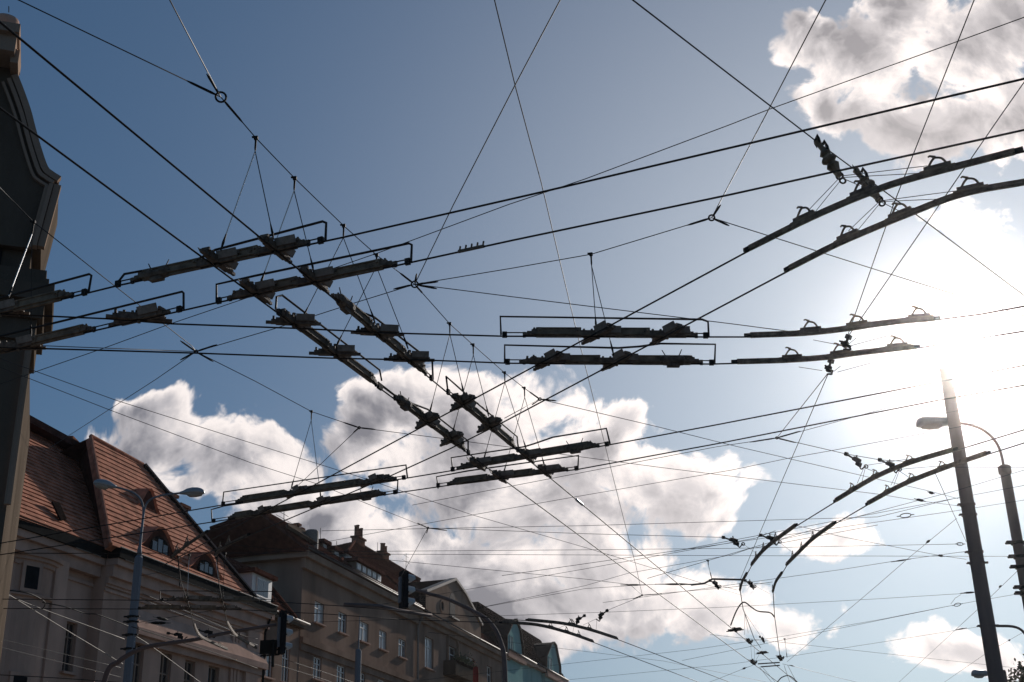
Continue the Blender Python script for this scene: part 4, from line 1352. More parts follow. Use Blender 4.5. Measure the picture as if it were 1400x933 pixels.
eyebrow((190, 737), (238, 766), (211, 720), True)
eyebrow((258, 770), (297, 792), (274, 755), True)
eyebrow((186, 682), (213, 703), (198, 668), False)
# open roof hatch
b = MB()
p0, p1, p2, p3 = onL(64, 693, 0.02), onL(74, 695, 0.02), onL(88, 713, 0.02), onL(80, 714, 0.02)
b.prism([p0 + nL * 0.22, p1 + nL * 0.22, p2 + nL * 0.06, p3 + nL * 0.06], nL * 0.07)
b.build('roof_hatch', 'roof_slate', h1)

# =========== brown street houses further on
FM = Fac((450, 764), 78.0, 15.1)
ME = 0.5                       # eave overhang
sA, zA = FM.st(415, 756, ME)   # eave line
sM = FM.st(569, 890)[0]
zM = zA


def eave_px(x):
    return x, 764 + 0.5436 * (x - 450)


zM = FM.st(*eave_px(500), ME)[1]
sC = FM.st(413, 800)[0]
h2 = thing('brown_house', 'long dark brown apartment house with hipped roof and white framed windows', 'building', FM.pt(sC, 0))
up_w = [FM.rect(430, 443, 823, 852), FM.rect(462.5, 474, 839, 865.5), FM.rect(491.5, 503.8, 851, 880), FM.rect(518.5, 528.5, 862.5, 888), FM.rect(545, 554.5, 874, 899.5)]
zt = sum(w[3] for w in up_w) / 5
zb_ = sum(w[2] for w in up_w) / 5
up_w = [(w[0], w[1], zb_, zt) for w in up_w]
lo_w = [FM.rect(428.5, 439.5, 899, 929), FM.rect(460.5, 472, 911, 938), FM.rect(488, 499, 922, 950), FM.rect(517, 527, 931, 960), FM.rect(544, 553, 942, 970)]
z2t = FM.st(434, 899)[1]
lo_w = [(w[0], w[1], z2t - (zt - zb_), z2t) for w in lo_w]
dz = zt - z2t
lo2 = [(a, b_, c - dz, d - dz) for a, b_, c, d in lo_w]
lo3 = [(a, b_, c - 2 * dz, d - 2 * dz) for a, b_, c, d in lo_w]
b = MB()
wall_sheet(b, FM, sC, sM, 0, zM - 0.1, up_w + lo_w + lo2 + lo3, 0.2)
DEP = 12
b.face(FM.pt(sC, 0, 0), FM.pt(sC, 0, -DEP), FM.pt(sC, zM - 0.1, -DEP), FM.pt(sC, zM - 0.1, 0))
b.face(FM.pt(sM, 0, 0), FM.pt(sM, 0, -DEP), FM.pt(sM, zM - 0.1, -DEP), FM.pt(sM, zM - 0.1, 0))
b.face(FM.pt(sC, 0, -DEP), FM.pt(sM, 0, -DEP), FM.pt(sM, zM - 0.1, -DEP), FM.pt(sC, zM - 0.1, -DEP))
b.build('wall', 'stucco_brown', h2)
for i, w in enumerate(up_w):
    window(h2, FM, w, 0, ('sky_pane_pale', 'glass_dark', 'sky_pane_pale', 'sky_pane_pale', 'glass_dark')[i])
for w in lo_w + lo2:
    window(h2, FM, w, 0, 'glass_dark')
b = MB()
zs0 = FM.st(470, 893)[1]
FM.slab(b, sC - 0.02, sM - 0.1, zs0 - 0.35, zs0, 0.003, 0.22)
FM.slab(b, sC - 0.01, sM - 0.1, zs0 - 0.75, zs0 - 0.353, 0.003, 0.10)
b.build('string_course', 'stucco_brown', h2)
b = MB()
FM.slab(b, sC - 0.5, sM, zM - 0.5, zM - 0.12, 0.003, ME)
FM.slab(b, sC - 0.25, sM, zM - 1.1, zM - 0.503, 0.003, 0.25)
b.box(FM.pt(sC - 0.25, zM - 0.31, -DEP / 2), FM.u * 0.25, FM.n * (DEP / 2), ZW * 0.19)
b.build('eave_cornice', 'stucco_taupe', h2)
b = MB().tube([FM.pt(sC - 0.5, zM - 0.02, ME + 0.08), FM.pt(sM, zM - 0.02, ME + 0.08)], 0.06, 8)
b.tube([FM.pt(sC - 0.5, zM + 0.22, ME - 0.1), FM.pt(sM, zM + 0.22, ME - 0.1)], 0.035, 8)
b.build('gutter', 'zinc_bright', h2, smooth=True)
MB().tube([FM.pt(sM - 0.05, 0, 0.14), FM.pt(sM - 0.05, zM - 1.3, 0.14), FM.pt(sM - 0.05, zM - 0.5, 0.5)], 0.09, 8).build('downpipe', 'plate_zinc', h2)
# hipped roof
eM, nM = roof_plane(FM, eave_px(450), ME, 41)


def onM(x, y, lift=0.0):
    return PL(x, y, eM + nM * lift, nM)


ap = onM(357, 700)
r2 = onM(478, 768)
r2 = Vector((r2.x, r2.y, ap.z))
c0 = FM.pt(sC - 0.5, zM, ME)
sv = FM.st(500, 790)[0]
c1 = FM.pt(sv, zM, ME)
tr2 = ap + FM.u * ((c1 - c0).dot(FM.u) * 0.9)
run = -(ap - c0).dot(FM.n)
c_b = c0 - FM.n * run * 2
c1b = c1 - FM.n * run * 2
b = MB()
tile_roof(b, [c0, c1, tr2, ap], 0.36, 0.05)
c_b = c0 - FM.n * 11.5
en = (c0 - ap).cross(FM.n).normalized()
ap2 = PL(288, 724, ap, en)
tile_roof(b, [c_b, c0, ap, ap2], 0.36, 0.05)
b.face(ap, tr2, tr2 - FM.n * 6 - ZW * 4, ap2)
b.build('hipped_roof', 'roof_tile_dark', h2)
MB().tube([ap2 + ZW * 0.08, ap + ZW * 0.1, tr2 + ZW * 0.1], 0.12, 8).build('ridge_tile', 'roof_tile_dark', h2)
# taller roof block behind
q0 = FM.pt(FM.st(474, 790)[0], zM + 0.05, ME - 0.02)
q1 = FM.pt(sM + 0.2, zM + 0.05, ME - 0.02)
t0_, t1_ = onM(485, 741), onM(576, 795)
t1_ = t0_ + FM.u * (t1_ - t0_).dot(FM.u)
hip0 = onM(466, 768)
b = MB()
tile_roof(b, [q0, q1, t1_, t0_, hip0], 0.36, 0.05)
rb_ = -FM.n * (-(t0_ - q0).dot(FM.n))
tile_roof(b, [q0 + rb_ * 2, hip0, t0_], 0.36, 0.05, 0.1)
b.face(t0_, t1_, q1 + rb_ * 2, q0 + rb_ * 2)
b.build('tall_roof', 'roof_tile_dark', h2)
MB().tube([hip0 + ZW * 0.06, t0_ + ZW * 0.08, t1_ + ZW * 0.08], 0.12, 8).build('ridge_tile', 'roof_tile_dark', h2)


def outof(p):
    return (p - FM.p).dot(FM.n)


o_r = outof(t0_)
chimney(h2, FM, 489, 499, 735, 756, o_r + 0.2, 0.55, 4, 'brick', 0.9)
chimney(h2, FM, 524, 532, 755, 774, o_r + 0.2, 0.5, 3, 'brick', 0.7)
o_a = outof(ap)
for x, y in ((400, 717), (407, 716), (412, 722), (417, 727)):
    chimney(h2, FM, x, x + 2.5, y, y + 14, o_a - 0.2, 0.15, 0)
b = MB()
r = FM.rect(392, 431, 727, 745, o_a)
pq = [onM(391, 718, 0.1), onM(420, 731, 0.1), onM(431, 738, 0.1), onM(431, 746, 0.1), onM(391, 722, 0.1)]
b.prism(pq, nM * 0.2)
b.build('roof_parapet', 'stucco_dark', h2)
tk = onM(426, 744)
kk = (onM(431, 741) - onM(421, 741)).dot(FM.u) * 0.4
MB().lathe(tk, ZW, [(0.42, -0.5), (0.42, 0.75), (0.36, 0.85), (0.1, 0.9)], 16).build('water_tank', 'plate_zinc', h2)


def box_dormer(x0, x1, yt, yb, out, frontmat, nwin, roofmat='roof_tile_dark', wf=0.7, f=FM, par=None, dep=4.0, pane='sky_pane_pale'):
    par = par or h2
    r = f.rect(x0, x1, yt, yb, out)
    b = MB()
    f.slab(b, r[0], r[1], r[2], r[3], out - dep, out)
    d = b.build('dormer', frontmat, par)
    b = MB()
    f.slab(b, r[0] - 0.2, r[1] + 0.2, r[3] + 0.003, r[3] + 0.22, out - dep, out + 0.25)
    b.build('dormer_roof', roofmat, d)
    w = (r[1] - r[0]) / nwin
    for i in range(nwin):
        a = r[0] + w * (i + 0.5 - wf * 0.4)
        e = r[0] + w * (i + 0.5 + wf * 0.4)
        zz0, zz1 = r[2] + (r[3] - r[2]) * 0.22, r[2] + (r[3] - r[2]) * 0.9
        b = MB()
        f.slab(b, a, e, zz0, zz1, out + 0.003, out + 0.06)
        b.build('window_frame', 'frame_white', d)
        b = MB()
        m_ = (a + e) / 2
        for aa, ee in ((a + 0.08, m_ - 0.04), (m_ + 0.04, e - 0.08)):
            if ee > aa:
                f.slab(b, aa, ee, zz0 + 0.1, zz1 - 0.1, out + 0.062, out + 0.07)
        b.build('window_pane', pane, d)
    return d


od = outof(onM(480, 772))
box_dormer(473, 481, 759, 773, od, 'frame_white', 1)
od = outof(onM(505, 790))
box_dormer(486, 521, 777, 790, od, 'stucco_taupe', 5, wf=0.9)
od = outof(onM(448, 752))
box_dormer(440, 447, 744, 752, od, 'stucco_taupe', 1)
od = outof(onM(460, 760))
box_dormer(455, 464, 754, 763, od, 'stucco_taupe', 1)
for x, y0, y1 in ((388, 722, 700), (438, 742, 722), (460, 752, 740), (516, 754, 742), (555, 782, 757)):
    p = onM(x, y0, -1.0)
    q = PL(x + 0.3, y1, p, FM.n)
    a = thing('roof_antenna', {388: 'thin antenna with a cross bar at the top of the brown hip roof', 438: 'thin bare rod rising beside the zinc water tank', 460: 'thin bare rod between the small roof dormers', 516: 'tiny rod beside the right big chimney', 555: 'tall thin antenna above the traffic light seen against the cloud'}[x], 'antenna', p, 'roof antennas')
    MB().tube([p, q], 0.025, 5).build('mast', 'span_steel', a)
    if x in (388, 555):
        d_ = (q - p).normalized()
        b = MB()
        for j in range(4):
            b.tube([p + (q - p) * (0.55 + 0.12 * j) - FM.u * 1.2, p + (q - p) * (0.55 + 0.12 * j) + FM.u * 1.2], 0.02, 5)
            break
        b.tube([p + (q - p) * 0.85 - FM.u * 0.7, p + (q - p) * 0.85 + FM.u * 0.7], 0.02, 5)
        b.build('cross_bar', 'span_steel', a)

# narrow house between the two, with a steep red roof and a pale dormer
sN0 = FM.st(352, 860)[0]
zN = FM.st(398, 845, 0.4)[1]
h3 = thing('narrow_house', 'narrow brown house with steep red roof and pale box dormer', 'building', FM.pt(sN0, 0))
nw = [FM.rect(361, 374, 880, 905), FM.rect(386.5, 396.5, 886, 916)]
zt3 = nw[1][3]
nw = [(w[0], w[1], zt3 - 1.9, zt3) for w in nw]
b = MB()
wall_sheet(b, FM, sN0 - 6, sC - 0.02, 0, zN - 0.1, nw + [(a, c, d - 3.3, e - 3.3) for a, c, d, e in nw], 0.2, -0.02)
b.face(FM.pt(sN0 - 6, 0, -0.02), FM.pt(sN0 - 6, 0, -11), FM.pt(sN0 - 6, zN - .1, -11), FM.pt(sN0 - 6, zN - .1, -0.02))
b.face(FM.pt(sN0 - 6, 0, -11), FM.pt(sC - 0.02, 0, -11), FM.pt(sC - 0.02, zN - .1, -11), FM.pt(sN0 - 6, zN - .1, -11))
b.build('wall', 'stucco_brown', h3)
for w in nw:
    window(h3, FM, w, -0.02)
b = MB()
FM.slab(b, sN0 - 6, sC - 0.03, zN - 0.3, zN - 0.1, 0.003, 0.40)
b.build('eave_cornice', 'stucco_dark', h3)
MB().tube([FM.pt(sN0 - 6, zN, 0.5), FM.pt(sC + 0.2, zN, 0.5)], 0.06, 8).build('gutter', 'zinc_bright', h3, smooth=True)
e3, n3 = roof_plane(FM, (398, 845), 0.45, 58)


def on3(x, y, lift=0.0):
    return PL(x, y, e3 + n3 * lift, n3)


v1 = on3(376, 813)
v0 = at_z(v1, on3(411, 856), zN)
w0 = v0 - FM.u * ((v0 - FM.pt(sN0 - 6, 0)).dot(FM.u))
topz = on3(330, 770).z
va = v1 + (v1 - v0) * ((topz - v1.z) / (v1.z - v0.z))
b = MB()
tile_roof(b, [w0, v0, va, Vector((w0.x, w0.y, 0)) + (va - v0) - ZW * (va - v0).z + ZW * topz], 0.34, 0.04)
b.build('tiled_roof', 'roof_tile_dark', h3)
b = MB().bar(v0 + n3 * 0.02, va + n3 * 0.02, 0.18, 0.16, up=n3)
b.build('verge_board', 'roof_tile_dark', h3)
box_dormer(344, 371.5, 788, 826, outof(on3(360, 828)) + 0.1, 'frame_white', 1, 'roof_tile_dark', 0.75, FM, h3, 3.0, 'glass_dark')

# gabled house
sG = FM.st(690, 930)[0]
h4 = thing('gabled_house', 'brown house with triangular street gable, arched windows and small balcony', 'building', FM.pt(sM, 0))
g_w = [FM.rect(581, 592.8, 872, 908), FM.rect(638, 648.5, 900, 936), FM.rect(666, 673, 913, 950)]
zt4 = g_w[0][3]
g_w = [(w[0], w[1], zt4 - 2.3, zt4) for w in g_w]
zMg = zM - 0.02
arch = FM.rect(611, 624, 884, 919)
g_all = g_w + [arch] + [(a, c, d - 3.6, e - 3.6) for a, c, d, e in g_w]
b = MB()
wall_sheet(b, FM, sM + 0.003, sG, 0, zMg - 0.1, g_all, 0.28)
b.face(FM.pt(sG, 0, 0), FM.pt(sG, 0, -DEP), FM.pt(sG, zMg - .1, -DEP), FM.pt(sG, zMg - .1, 0))
b.face(FM.pt(sM + .01, 0, -DEP), FM.pt(sG, 0, -DEP), FM.pt(sG, zMg - .1, -DEP), FM.pt(sM + .01, zMg - .1, -DEP))
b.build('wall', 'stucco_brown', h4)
for i, w in enumerate(g_w):
    window(h4, FM, w, 0, 'sky_pane_pale' if i < 2 else 'glass_dark', i == 0, 0.24, 0.09)
wa = window(h4, FM, arch, 0, 'glass_dark', False, 0.24, 0.08, 2, name='arched_window')
b = MB()
mid = (arch[0] + arch[1]) / 2
hw = (arch[1] - arch[0]) / 2
for s in range(13):
    a = math.pi * s / 12
    b.v.append(FM.pt(mid + (hw + 0.18) * math.cos(a), arch[3] - 0.5 + (hw + 0.22) * math.sin(a), 0.003))
pts = [FM.pt(mid + (hw + 0.14) * math.cos(math.pi * s / 12), arch[3] - 0.1 + (hw + 0.14) * math.sin(math.pi * s / 12) * 0.9, 0.05) for s in range(13)]
b = MB().strip([FM.pt(mid + hw + 0.14, arch[2], 0.05)] + pts + [FM.pt(mid - hw - 0.14, arch[2], 0.05)], 0.1, 0.2, up=FM.n, lift=-0.05)
b.build('arch_moulding', 'stucco_taupe', wa)
b = MB()
FM.slab(b, sM + 0.01, sG + 0.3, zMg - 0.45, zMg - 0.12, 0.003, ME)
FM.slab(b, sM + 0.01, sG + 0.2, zMg - 0.8, zMg - 0.453, 0.003, 0.22)
b.build('eave_cornice', 'stucco_taupe', h4)
MB().tube([FM.pt(sM + 0.02, zMg - 0.02, ME + 0.08), FM.pt(sG + 0.35, zMg - 0.02, ME + 0.08)], 0.06, 8).build('gutter', 'zinc_bright', h4, smooth=True)
# gable
gpx = [(582, 836), (582, 808), (621, 793), (635, 812), (647, 835), (656, 854), (657.5, 877)]
gp3 = [FM.px(x, y, 0.0) for x, y in gpx]
s_l, s_r = FM.st(582, 836)[0], FM.st(657.5, 877)[0]
z_b = zMg - 0.05
a_s, a_z = FM.st(621, 793)
zl = FM.st(582, 808)[1]
zr = FM.st(656, 854)[1]
gp3 = [FM.pt(s_l, z_b), FM.pt(s_r, z_b), FM.pt(s_r, zr), FM.pt(*FM.st(647, 835)), FM.pt(*FM.st(635, 812)), FM.pt(a_s, a_z), FM.pt(s_l, zl)]
b = MB().prism(gp3, -FM.n * 0.5)
b.build('gable', 'stucco_taupe', h4)
b = MB()
path = [FM.pt(s_l - 0.2, zl - 0.05, 0.1), FM.pt(a_s, a_z + 0.05, 0.1), FM.pt(*FM.st(635, 812), 0.1), FM.pt(*FM.st(647, 835), 0.1), FM.pt(s_r + 0.1, zr, 0.1)]
b.strip(path, 0.22, 0.6, up=FM.n, lift=-0.5)
b.build('gable_coping', 'plate_zinc', h4)
b = MB()
gb = -FM.n * 7
for p, q in zip(path, path[1:]):
    b.face(p + ZW * 0.05, q + ZW * 0.05, q + gb, p + gb)
b.face(gp3[0], gp3[6], gp3[6] + gb, gp3[0] + gb)
b.face(gp3[1], gp3[2], gp3[2] + gb, gp3[1] + gb)
b.build('gable_roof', 'roof_slate', h4)
aw = FM.rect(615, 622, 814, 845)
b = MB()
c_ = (aw[0] + aw[1]) / 2
h_ = (aw[1] - aw[0]) / 2
poly = [FM.pt(c_ - h_, aw[2], 0.02), FM.pt(c_ + h_, aw[2], 0.02)] + [FM.pt(c_ + h_ * math.cos(math.pi * i / 10), aw[3] - h_ * 0.6 + h_ * 0.9 * math.sin(math.pi * i / 10), 0.02) for i in range(11)]
b.prism(poly, -FM.n * 0.1)
ow = b.build('arched_window', 'signal_black', h4)
b = MB()
FM.slab(b, aw[0] - 0.3, aw[1] + 0.3, aw[2] - 0.12, aw[2] - 0.01, 0.004, 0.3)
b.build('sill', 'zinc_bright', ow)
rw = FM.px(603.5, 829, 0.0)
b = MB().torus(rw + FM.n * 0.02, FM.n, 0.42, 0.09, 20, 6)
orr = b.build('round_window', 'stucco_taupe', h4)
MB().lathe(rw, FM.n, [(0.4, 0), (0.4, 0.03)], 20).build('pane', 'signal_black', orr)
# roof behind, right of the gable and the flat dark dormer left of it
e4, n4 = roof_plane(FM, eave_px(670), ME, 45)
ra = FM.pt(s_r - 0.2, zMg, ME - 0.1)
rb2 = FM.pt(sG + 0.3, zMg, ME - 0.1)
upv = (-FM.n * math.cos(R(45)) + ZW * math.sin(R(45)))
b = MB()
tile_roof(b, [ra, rb2, rb2 + upv * 2.2, ra + upv * 2.2], 0.36, 0.05)
la = FM.pt(sM + 0.05, zMg, ME - 0.1)
lb_ = FM.pt(s_l + 0.1, zMg, ME - 0.1)
tile_roof(b, [la, lb_, lb_ + upv * 4.0, la + upv * 4.0], 0.36, 0.05)
b.build('roof', 'roof_tile_dark', h4)
FM.slab(MB(), 0, 1, 0, 1, 0, 1)
# balcony with planting
bs0, bs1 = arch[0] - 0.9, arch[1] + 1.2
bz = arch[2] - 0.3
b = MB()
FM.slab(b, bs0, bs1, bz - 0.2, bz, 0.003, 1.0)
FM.slab(b, bs0, bs1, bz, bz + 0.9, 0.92, 1.0)
FM.slab(b, bs0, bs0 + 0.08, bz, bz + 0.9, 0.02, 0.918)
FM.slab(b, bs1 - 0.08, bs1, bz, bz + 0.9, 0.02, 0.918)
b.build('balcony', 'stucco_dark', h4)
pl = thing('balcony_plants', 'leafy plants spilling over the small balcony under the gable', 'plant', FM.pt((bs0 + bs1) / 2, bz + 0.7, 0.9))
b = MB()
rr = random.Random(3)
for i in range(420):
    p = FM.pt(rr.uniform(bs0, bs1), bz + 0.9 + abs(rr.gauss(0, 0.28)), 0.95 + rr.gauss(0, 0.15))
    a = Vector((rr.gauss(0, 1), rr.gauss(0, 1), rr.gauss(0, 1))).normalized() * 0.10
    c = a.orthogonal().normalized() * 0.07
    b.face(p - a, p + c, p + a, p - c)
b.build('foliage', 'leaf_green', pl)
b = MB()
FM.slab(b, bs0 + 0.1, bs1 - 0.1, bz + 0.7, bz + 0.95, 0.86, 1.06)
b.build('planter', 'roof_slate', pl)
fl = thing('red_flag', 'dark red flag hanging beside the far tall window of the gabled house', 'flag', FM.px(648, 914, 0.8))
q0_, q1_ = FM.px(646, 905, 0.1), FM.px(652, 914, 0.9)
MB().tube([q0_ - ZW * 0.3, q1_ + ZW * 0.5], 0.025, 6).build('staff', 'pole_grey', fl)
b = MB()
rows = []
for i in range(9):
    f_ = i / 8
    rows.append([q0_ + (q1_ - q0_) * f_ + FM.u * 0.1 * math.sin(f_ * 9) + ZW * 0.1 - ZW * (z_ * 2.4) + FM.n * 0.12 * math.sin(f_ * 7 + z_ * 3) for z_ in (0, 0.25, 0.5, 0.75, 1)])
for a, c in zip(rows, rows[1:]):
    for i in range(4):
        b.face(a[i], c[i], c[i + 1], a[i + 1])
b.build('cloth', 'flag_red', fl)


# turquoise houses with gabled dormers
def turquoise(label, gable_px, roof_px, x0, x1, zl_px, wx, wy):
    g3 = [FM.px(x, y, 0.35) for x, y in gable_px]
    g = [FM.st(x, y, 0.35) for x, y in gable_px]
    sl_, sr_ = min(p[0] for p in g), max(p[0] for p in g)
    zb = min(p[1] for p in g)
    s0_, s1_ = FM.st(x0, 920)[0], FM.st(x1, 925)[0]
    h = thing('turquoise_house', label, 'building', FM.pt(s0_, 0), 'turquoise houses')
    ze_ = FM.st(*zl_px)[1]
    b = MB()
    FM.slab(b, s0_, s1_, 0, ze_, -11, 0)
    FM.slab(b, sl_, sr_, 0.1, zb, -0.5, 0.35)
    b.build('wall', 'stucco_green', h)
    MB().prism(g3, -FM.n * 0.4).build('gable', 'stucco_green', h)
    b = MB()
    top = [p for p in g3][1:-1]
    bk = -FM.n * 6
    for p, q in zip(g3, g3[1:]):
        b.face(p + FM.n * 0.15 + ZW * 0.02, q + FM.n * 0.15 + ZW * 0.02, q + bk, p + bk)
    b.strip([p + FM.n * 0.12 for p in g3], 0.14, 0.3, up=FM.n, lift=-0.2)
    b.build('gable_roof', 'gutter_dark', h)
    b = MB()
    zr_ = max(FM.st(x, y, -2.5)[1] for x, y in roof_px)
    lo_ = [FM.pt(s0_, ze_, 0.3), FM.pt(s1_, ze_, 0.3)]
    hi_ = [FM.pt(s0_, zr_, -2.5), FM.pt(s1_, zr_, -2.5)]
    tile_roof(b, [lo_[0], lo_[1], hi_[1], hi_[0]], 0.36, 0.05)
    b.face(lo_[0], hi_[0], hi_[0] - FM.n * 8, lo_[0] - FM.n * 10)
    b.face(hi_[0], hi_[1], hi_[1] - FM.n * 8, hi_[0] - FM.n * 8)
    b.build('mansard_roof', 'roof_slate', h)
    b = MB()
    FM.slab(b, s0_, s1_, ze_ - 0.35, ze_ + 0.02, 0.003, 0.45)
    FM.slab(b, sl_ - 0.2, sr_ + 0.2, zb - 0.3, zb + 0.02, 0.356, 0.7)
    b.build('eave_cornice', 'stone_trim', h)
    MB().tube([FM.pt(s0_, ze_, 0.5), FM.pt(s1_, ze_, 0.5)], 0.1, 8).build('gutter', 'zinc_bright', h, smooth=True)
    r = FM.rect(wx[0], wx[1], wy[0], wy[1], 0.35)
    b = MB()
    FM.slab(b, r[0], r[1], r[2], r[3], 0.2, 0.37)
    w = b.build('window', 'glass_dark', h)
    b = MB()
    for a, c in ((r[0] - 0.1, r[0]), (r[1], r[1] + 0.1), ((r[0] + r[1]) / 2 - .04, (r[0] + r[1]) / 2 + .04)):
        FM.slab(b, a, c, r[2] - 0.1, r[3] + 0.1, 0.2, 0.42)
    FM.slab(b, r[0], r[1], r[3], r[3] + 0.1, 0.2, 0.41)
    FM.slab(b, r[0], r[1], r[2] - 0.1, r[2], 0.2, 0.43)
    b.build('window_frame', 'stucco_green', w)
    rl = FM.rect(wx[0], wx[1], wy[0] + 62, wy[1] + 62, 0.35)
    b = MB()
    FM.slab(b, rl[0], rl[1], rl[2], rl[3], 0.2, 0.37)
    b.build('window', 'glass_dark', h)
    return h


turquoise('nearer turquoise house with pointed street dormer beside the gabled house', [(691, 893), (691, 869), (700, 850.5), (704.5, 847), (710, 861), (713.5, 886), (714, 895)], [(681, 840)], 690.5, 727, (722, 906), (697, 701), (871, 892))
turquoise('further turquoise house, the last of the row with pointed dormer', [(745.5, 921), (745.5, 898), (752, 881), (756, 878.5), (759, 883), (764.5, 911), (765, 924)], [(735, 873)], 727.2, 771, (752, 921), (750, 754), (900, 921))

# ------------------------------------------------------------------ poles, lamps, signals
def ground_under(p):
    return Vector((p.x, p.y, 0.12))


def pole(name, label, px_top, px_low, depth, r_top, r_low, material, group, n=24, cap=True, cat='pole'):
    T = Y(px_top[0], px_top[1], depth)
    base = Vector((T.x, T.y, 0.12))
    par = thing(name, label, cat, base, group)
    H = T.z - 0.12
    MB().lathe(base, ZW, [(r_low * 1.35, 0), (r_low * 1.35, 0.25), (r_low, 0.3), (r_low + (r_top - r_low) * 0.5, H * 0.5), (r_top, H - 0.02)] + ([(r_top * 0.7, H + 0.03)] if cap else []), n).build('shaft', material, par, smooth=False)
    return par, T


def lamp_head(par, A, B, w=0.26, h=0.17, flat=False):
    """lantern from its socket A to its tip B"""
    d = B - A
    L = d.length
    d.normalize()
    n = d.cross(ZW).normalized()
    u = n.cross(d)
    N_ = 14
    rings = []
    b = MB()
    g = MB()
    secs = ((0.0, 0.30, 0.35), (0.12, 0.42, 0.5), (0.30, 0.8, 0.85), (0.5, 1.0, 1.0), (0.72, 0.98, 0.95), (0.88, 0.8, 0.75), (0.97, 0.45, 0.45), (1.0, 0.1, 0.15))
    if flat:
        secs = ((0.0, 0.4, 0.5), (0.10, 0.5, 0.7), (0.2, 0.9, 0.9), (0.5, 1.0, 1.0), (0.85, 1.0, 1.0), (0.96, 0.85, 0.8), (1.0, 0.5, 0.4))
    for f, ww, hh in secs:
        i = len(b.v)
        for j in range(N_):
            a = 2 * math.pi * j / N_
            zc = math.sin(a)
            b.v.append(A + d * L * f + n * (w / 2 * ww * math.cos(a)) + u * (h * hh * (0.62 * zc if zc > 0 else 0.25 * zc)))
        rings.append(i)
    for p, q in zip(rings, rings[1:]):
        for j in range(N_):
            j2 = (j + 1) % N_
            b.f.append((p + j, p + j2, q + j2, q + j))
    b.f.append(tuple(rings[0] + j for j in range(N_)))
    b.f.append(tuple(rings[-1] + j for j in range(N_)))
    o = b.build('lamp_head', 'lamp_grey', par, smooth=True)
    rings = []
    for f, ww in ((0.34, 0.5), (0.42, 0.8), (0.65, 0.85), (0.85, 0.65), (0.90, 0.3)):
        i = len(g.v)
        for j in range(N_):
            a = math.pi + math.pi * j / (N_ - 1)
            g.v.append(A + d * L * f + n * (w / 2 * ww * math.cos(a)) + u * (-h * 0.12 + h * 0.42 * ww * math.sin(a)))
        rings.append(i)
    for p, q in zip(rings, rings[1:]):
        for j in range(N_ - 1):
            g.f.append((p + j, p + j + 1, q + j + 1, q + j))
    g.build('lamp_glass', 'lamp_glass', o, smooth=True)
    return o


# left double lamp post
DL = 32.0
lp, T = pole('lamp_post', 'pale grey double headed lamp post in front of the beige house', (190, 762), (168, 933), DL, 0.108, 0.13, 'pole_grey', 'street lamps', 8)
b = MB().tube([Y(190.5, 764, DL), Y(190.8, 750, DL), Y(191.5, 746, DL), Y(196.5, 700, DL)], [0.075, 0.05, 0.035, 0.03], 10)
b.build('lamp_pipe', 'pole_grey', lp, smooth=True)
b = MB().tube(smooth_path([Y(196, 705, DL), Y(195, 690, DL), Y(190, 680, DL), Y(178, 672, DL), Y(158, 666, DL)], 5), 0.027, 8)
b.build('lamp_arm', 'pole_grey', lp, smooth=True)
b = MB().tube(smooth_path([Y(196, 705, DL), Y(199, 692, DL), Y(206, 683, DL), Y(222, 677.5, DL), Y(249, 674, DL)], 5), 0.027, 8)
b.build('lamp_arm', 'pole_grey', lp, smooth=True)
lamp_head(lp, Y(159, 667, DL), Y(127.5, 660.5, DL - 0.15), 0.30, 0.24)
lamp_head(lp, Y(246.5, 675, DL), Y(279, 673.5, DL - 0.25), 0.30, 0.24)
for y in (845, 852, 870, 889):
    q = Y(189.5 - (y - 762) * 0.105, y, DL)
    b = MB().lathe(q, ZW, [(0.135, 0), (0.14, 0.01), (0.14, 0.04), (0.135, 0.05)], 10)
    b.box(q + Vector((0.16, -0.05, 0.025)), Vector((0.04, 0, 0)), Vector((0, 0.02, 0)), ZW * 0.018)
    b.box(q + Vector((-0.16, -0.05, 0.025)), Vector((0.04, 0, 0)), Vector((0, 0.02, 0)), ZW * 0.018)
    b.build('pole_clamp', 'insulator_black', lp)

# leaning looking pole at the right (top lost in the sun)
DP = 21.0
p1, T1 = pole('tram_pole', 'tall steel wire pole standing right under the sun', (1292, 503), (1362, 933), DP, 0.102, 0.142, 'pole_brown', 'wire poles')


def pole_axis(par, z):
    return Vector((par.location.x, par.location.y, z))


for y in (690, 704, 755, 770, 856):
    x = 1297 + 0.165 * (y - 531)
    z = Y(x, y, DP).z
    c = pole_axis(p1, z)
    b = MB().lathe(c - ZW * 0.02, ZW, [(0.126, 0), (0.1295, 0.004), (0.1295, 0.03), (0.126, 0.034)], 20)
    for e in ((-1,) if y not in (770, 856) else (-1, 1)):
        b.box(c + Vector((e * 0.148, -0.02, 0)), Vector((0.022, 0, 0)), Vector((0, 0.02, 0)), ZW * 0.016)
        b.tube([c + Vector((e * 0.165, -0.03, 0)), c + Vector((e * 0.165, 0.03, 0))], 0.012, 6)
    b.build('pole_clamp', 'pole_brown', p1)
b = MB().tube(smooth_path([Y(1362, 856, DP), Y(1382, 856.5, DP), Y(1394, 860, DP), Y(1402, 868, DP), Y(1408, 880, DP)], 5), 0.022, 8)
b.build('side_arm', 'pole_brown', p1, smooth=True)

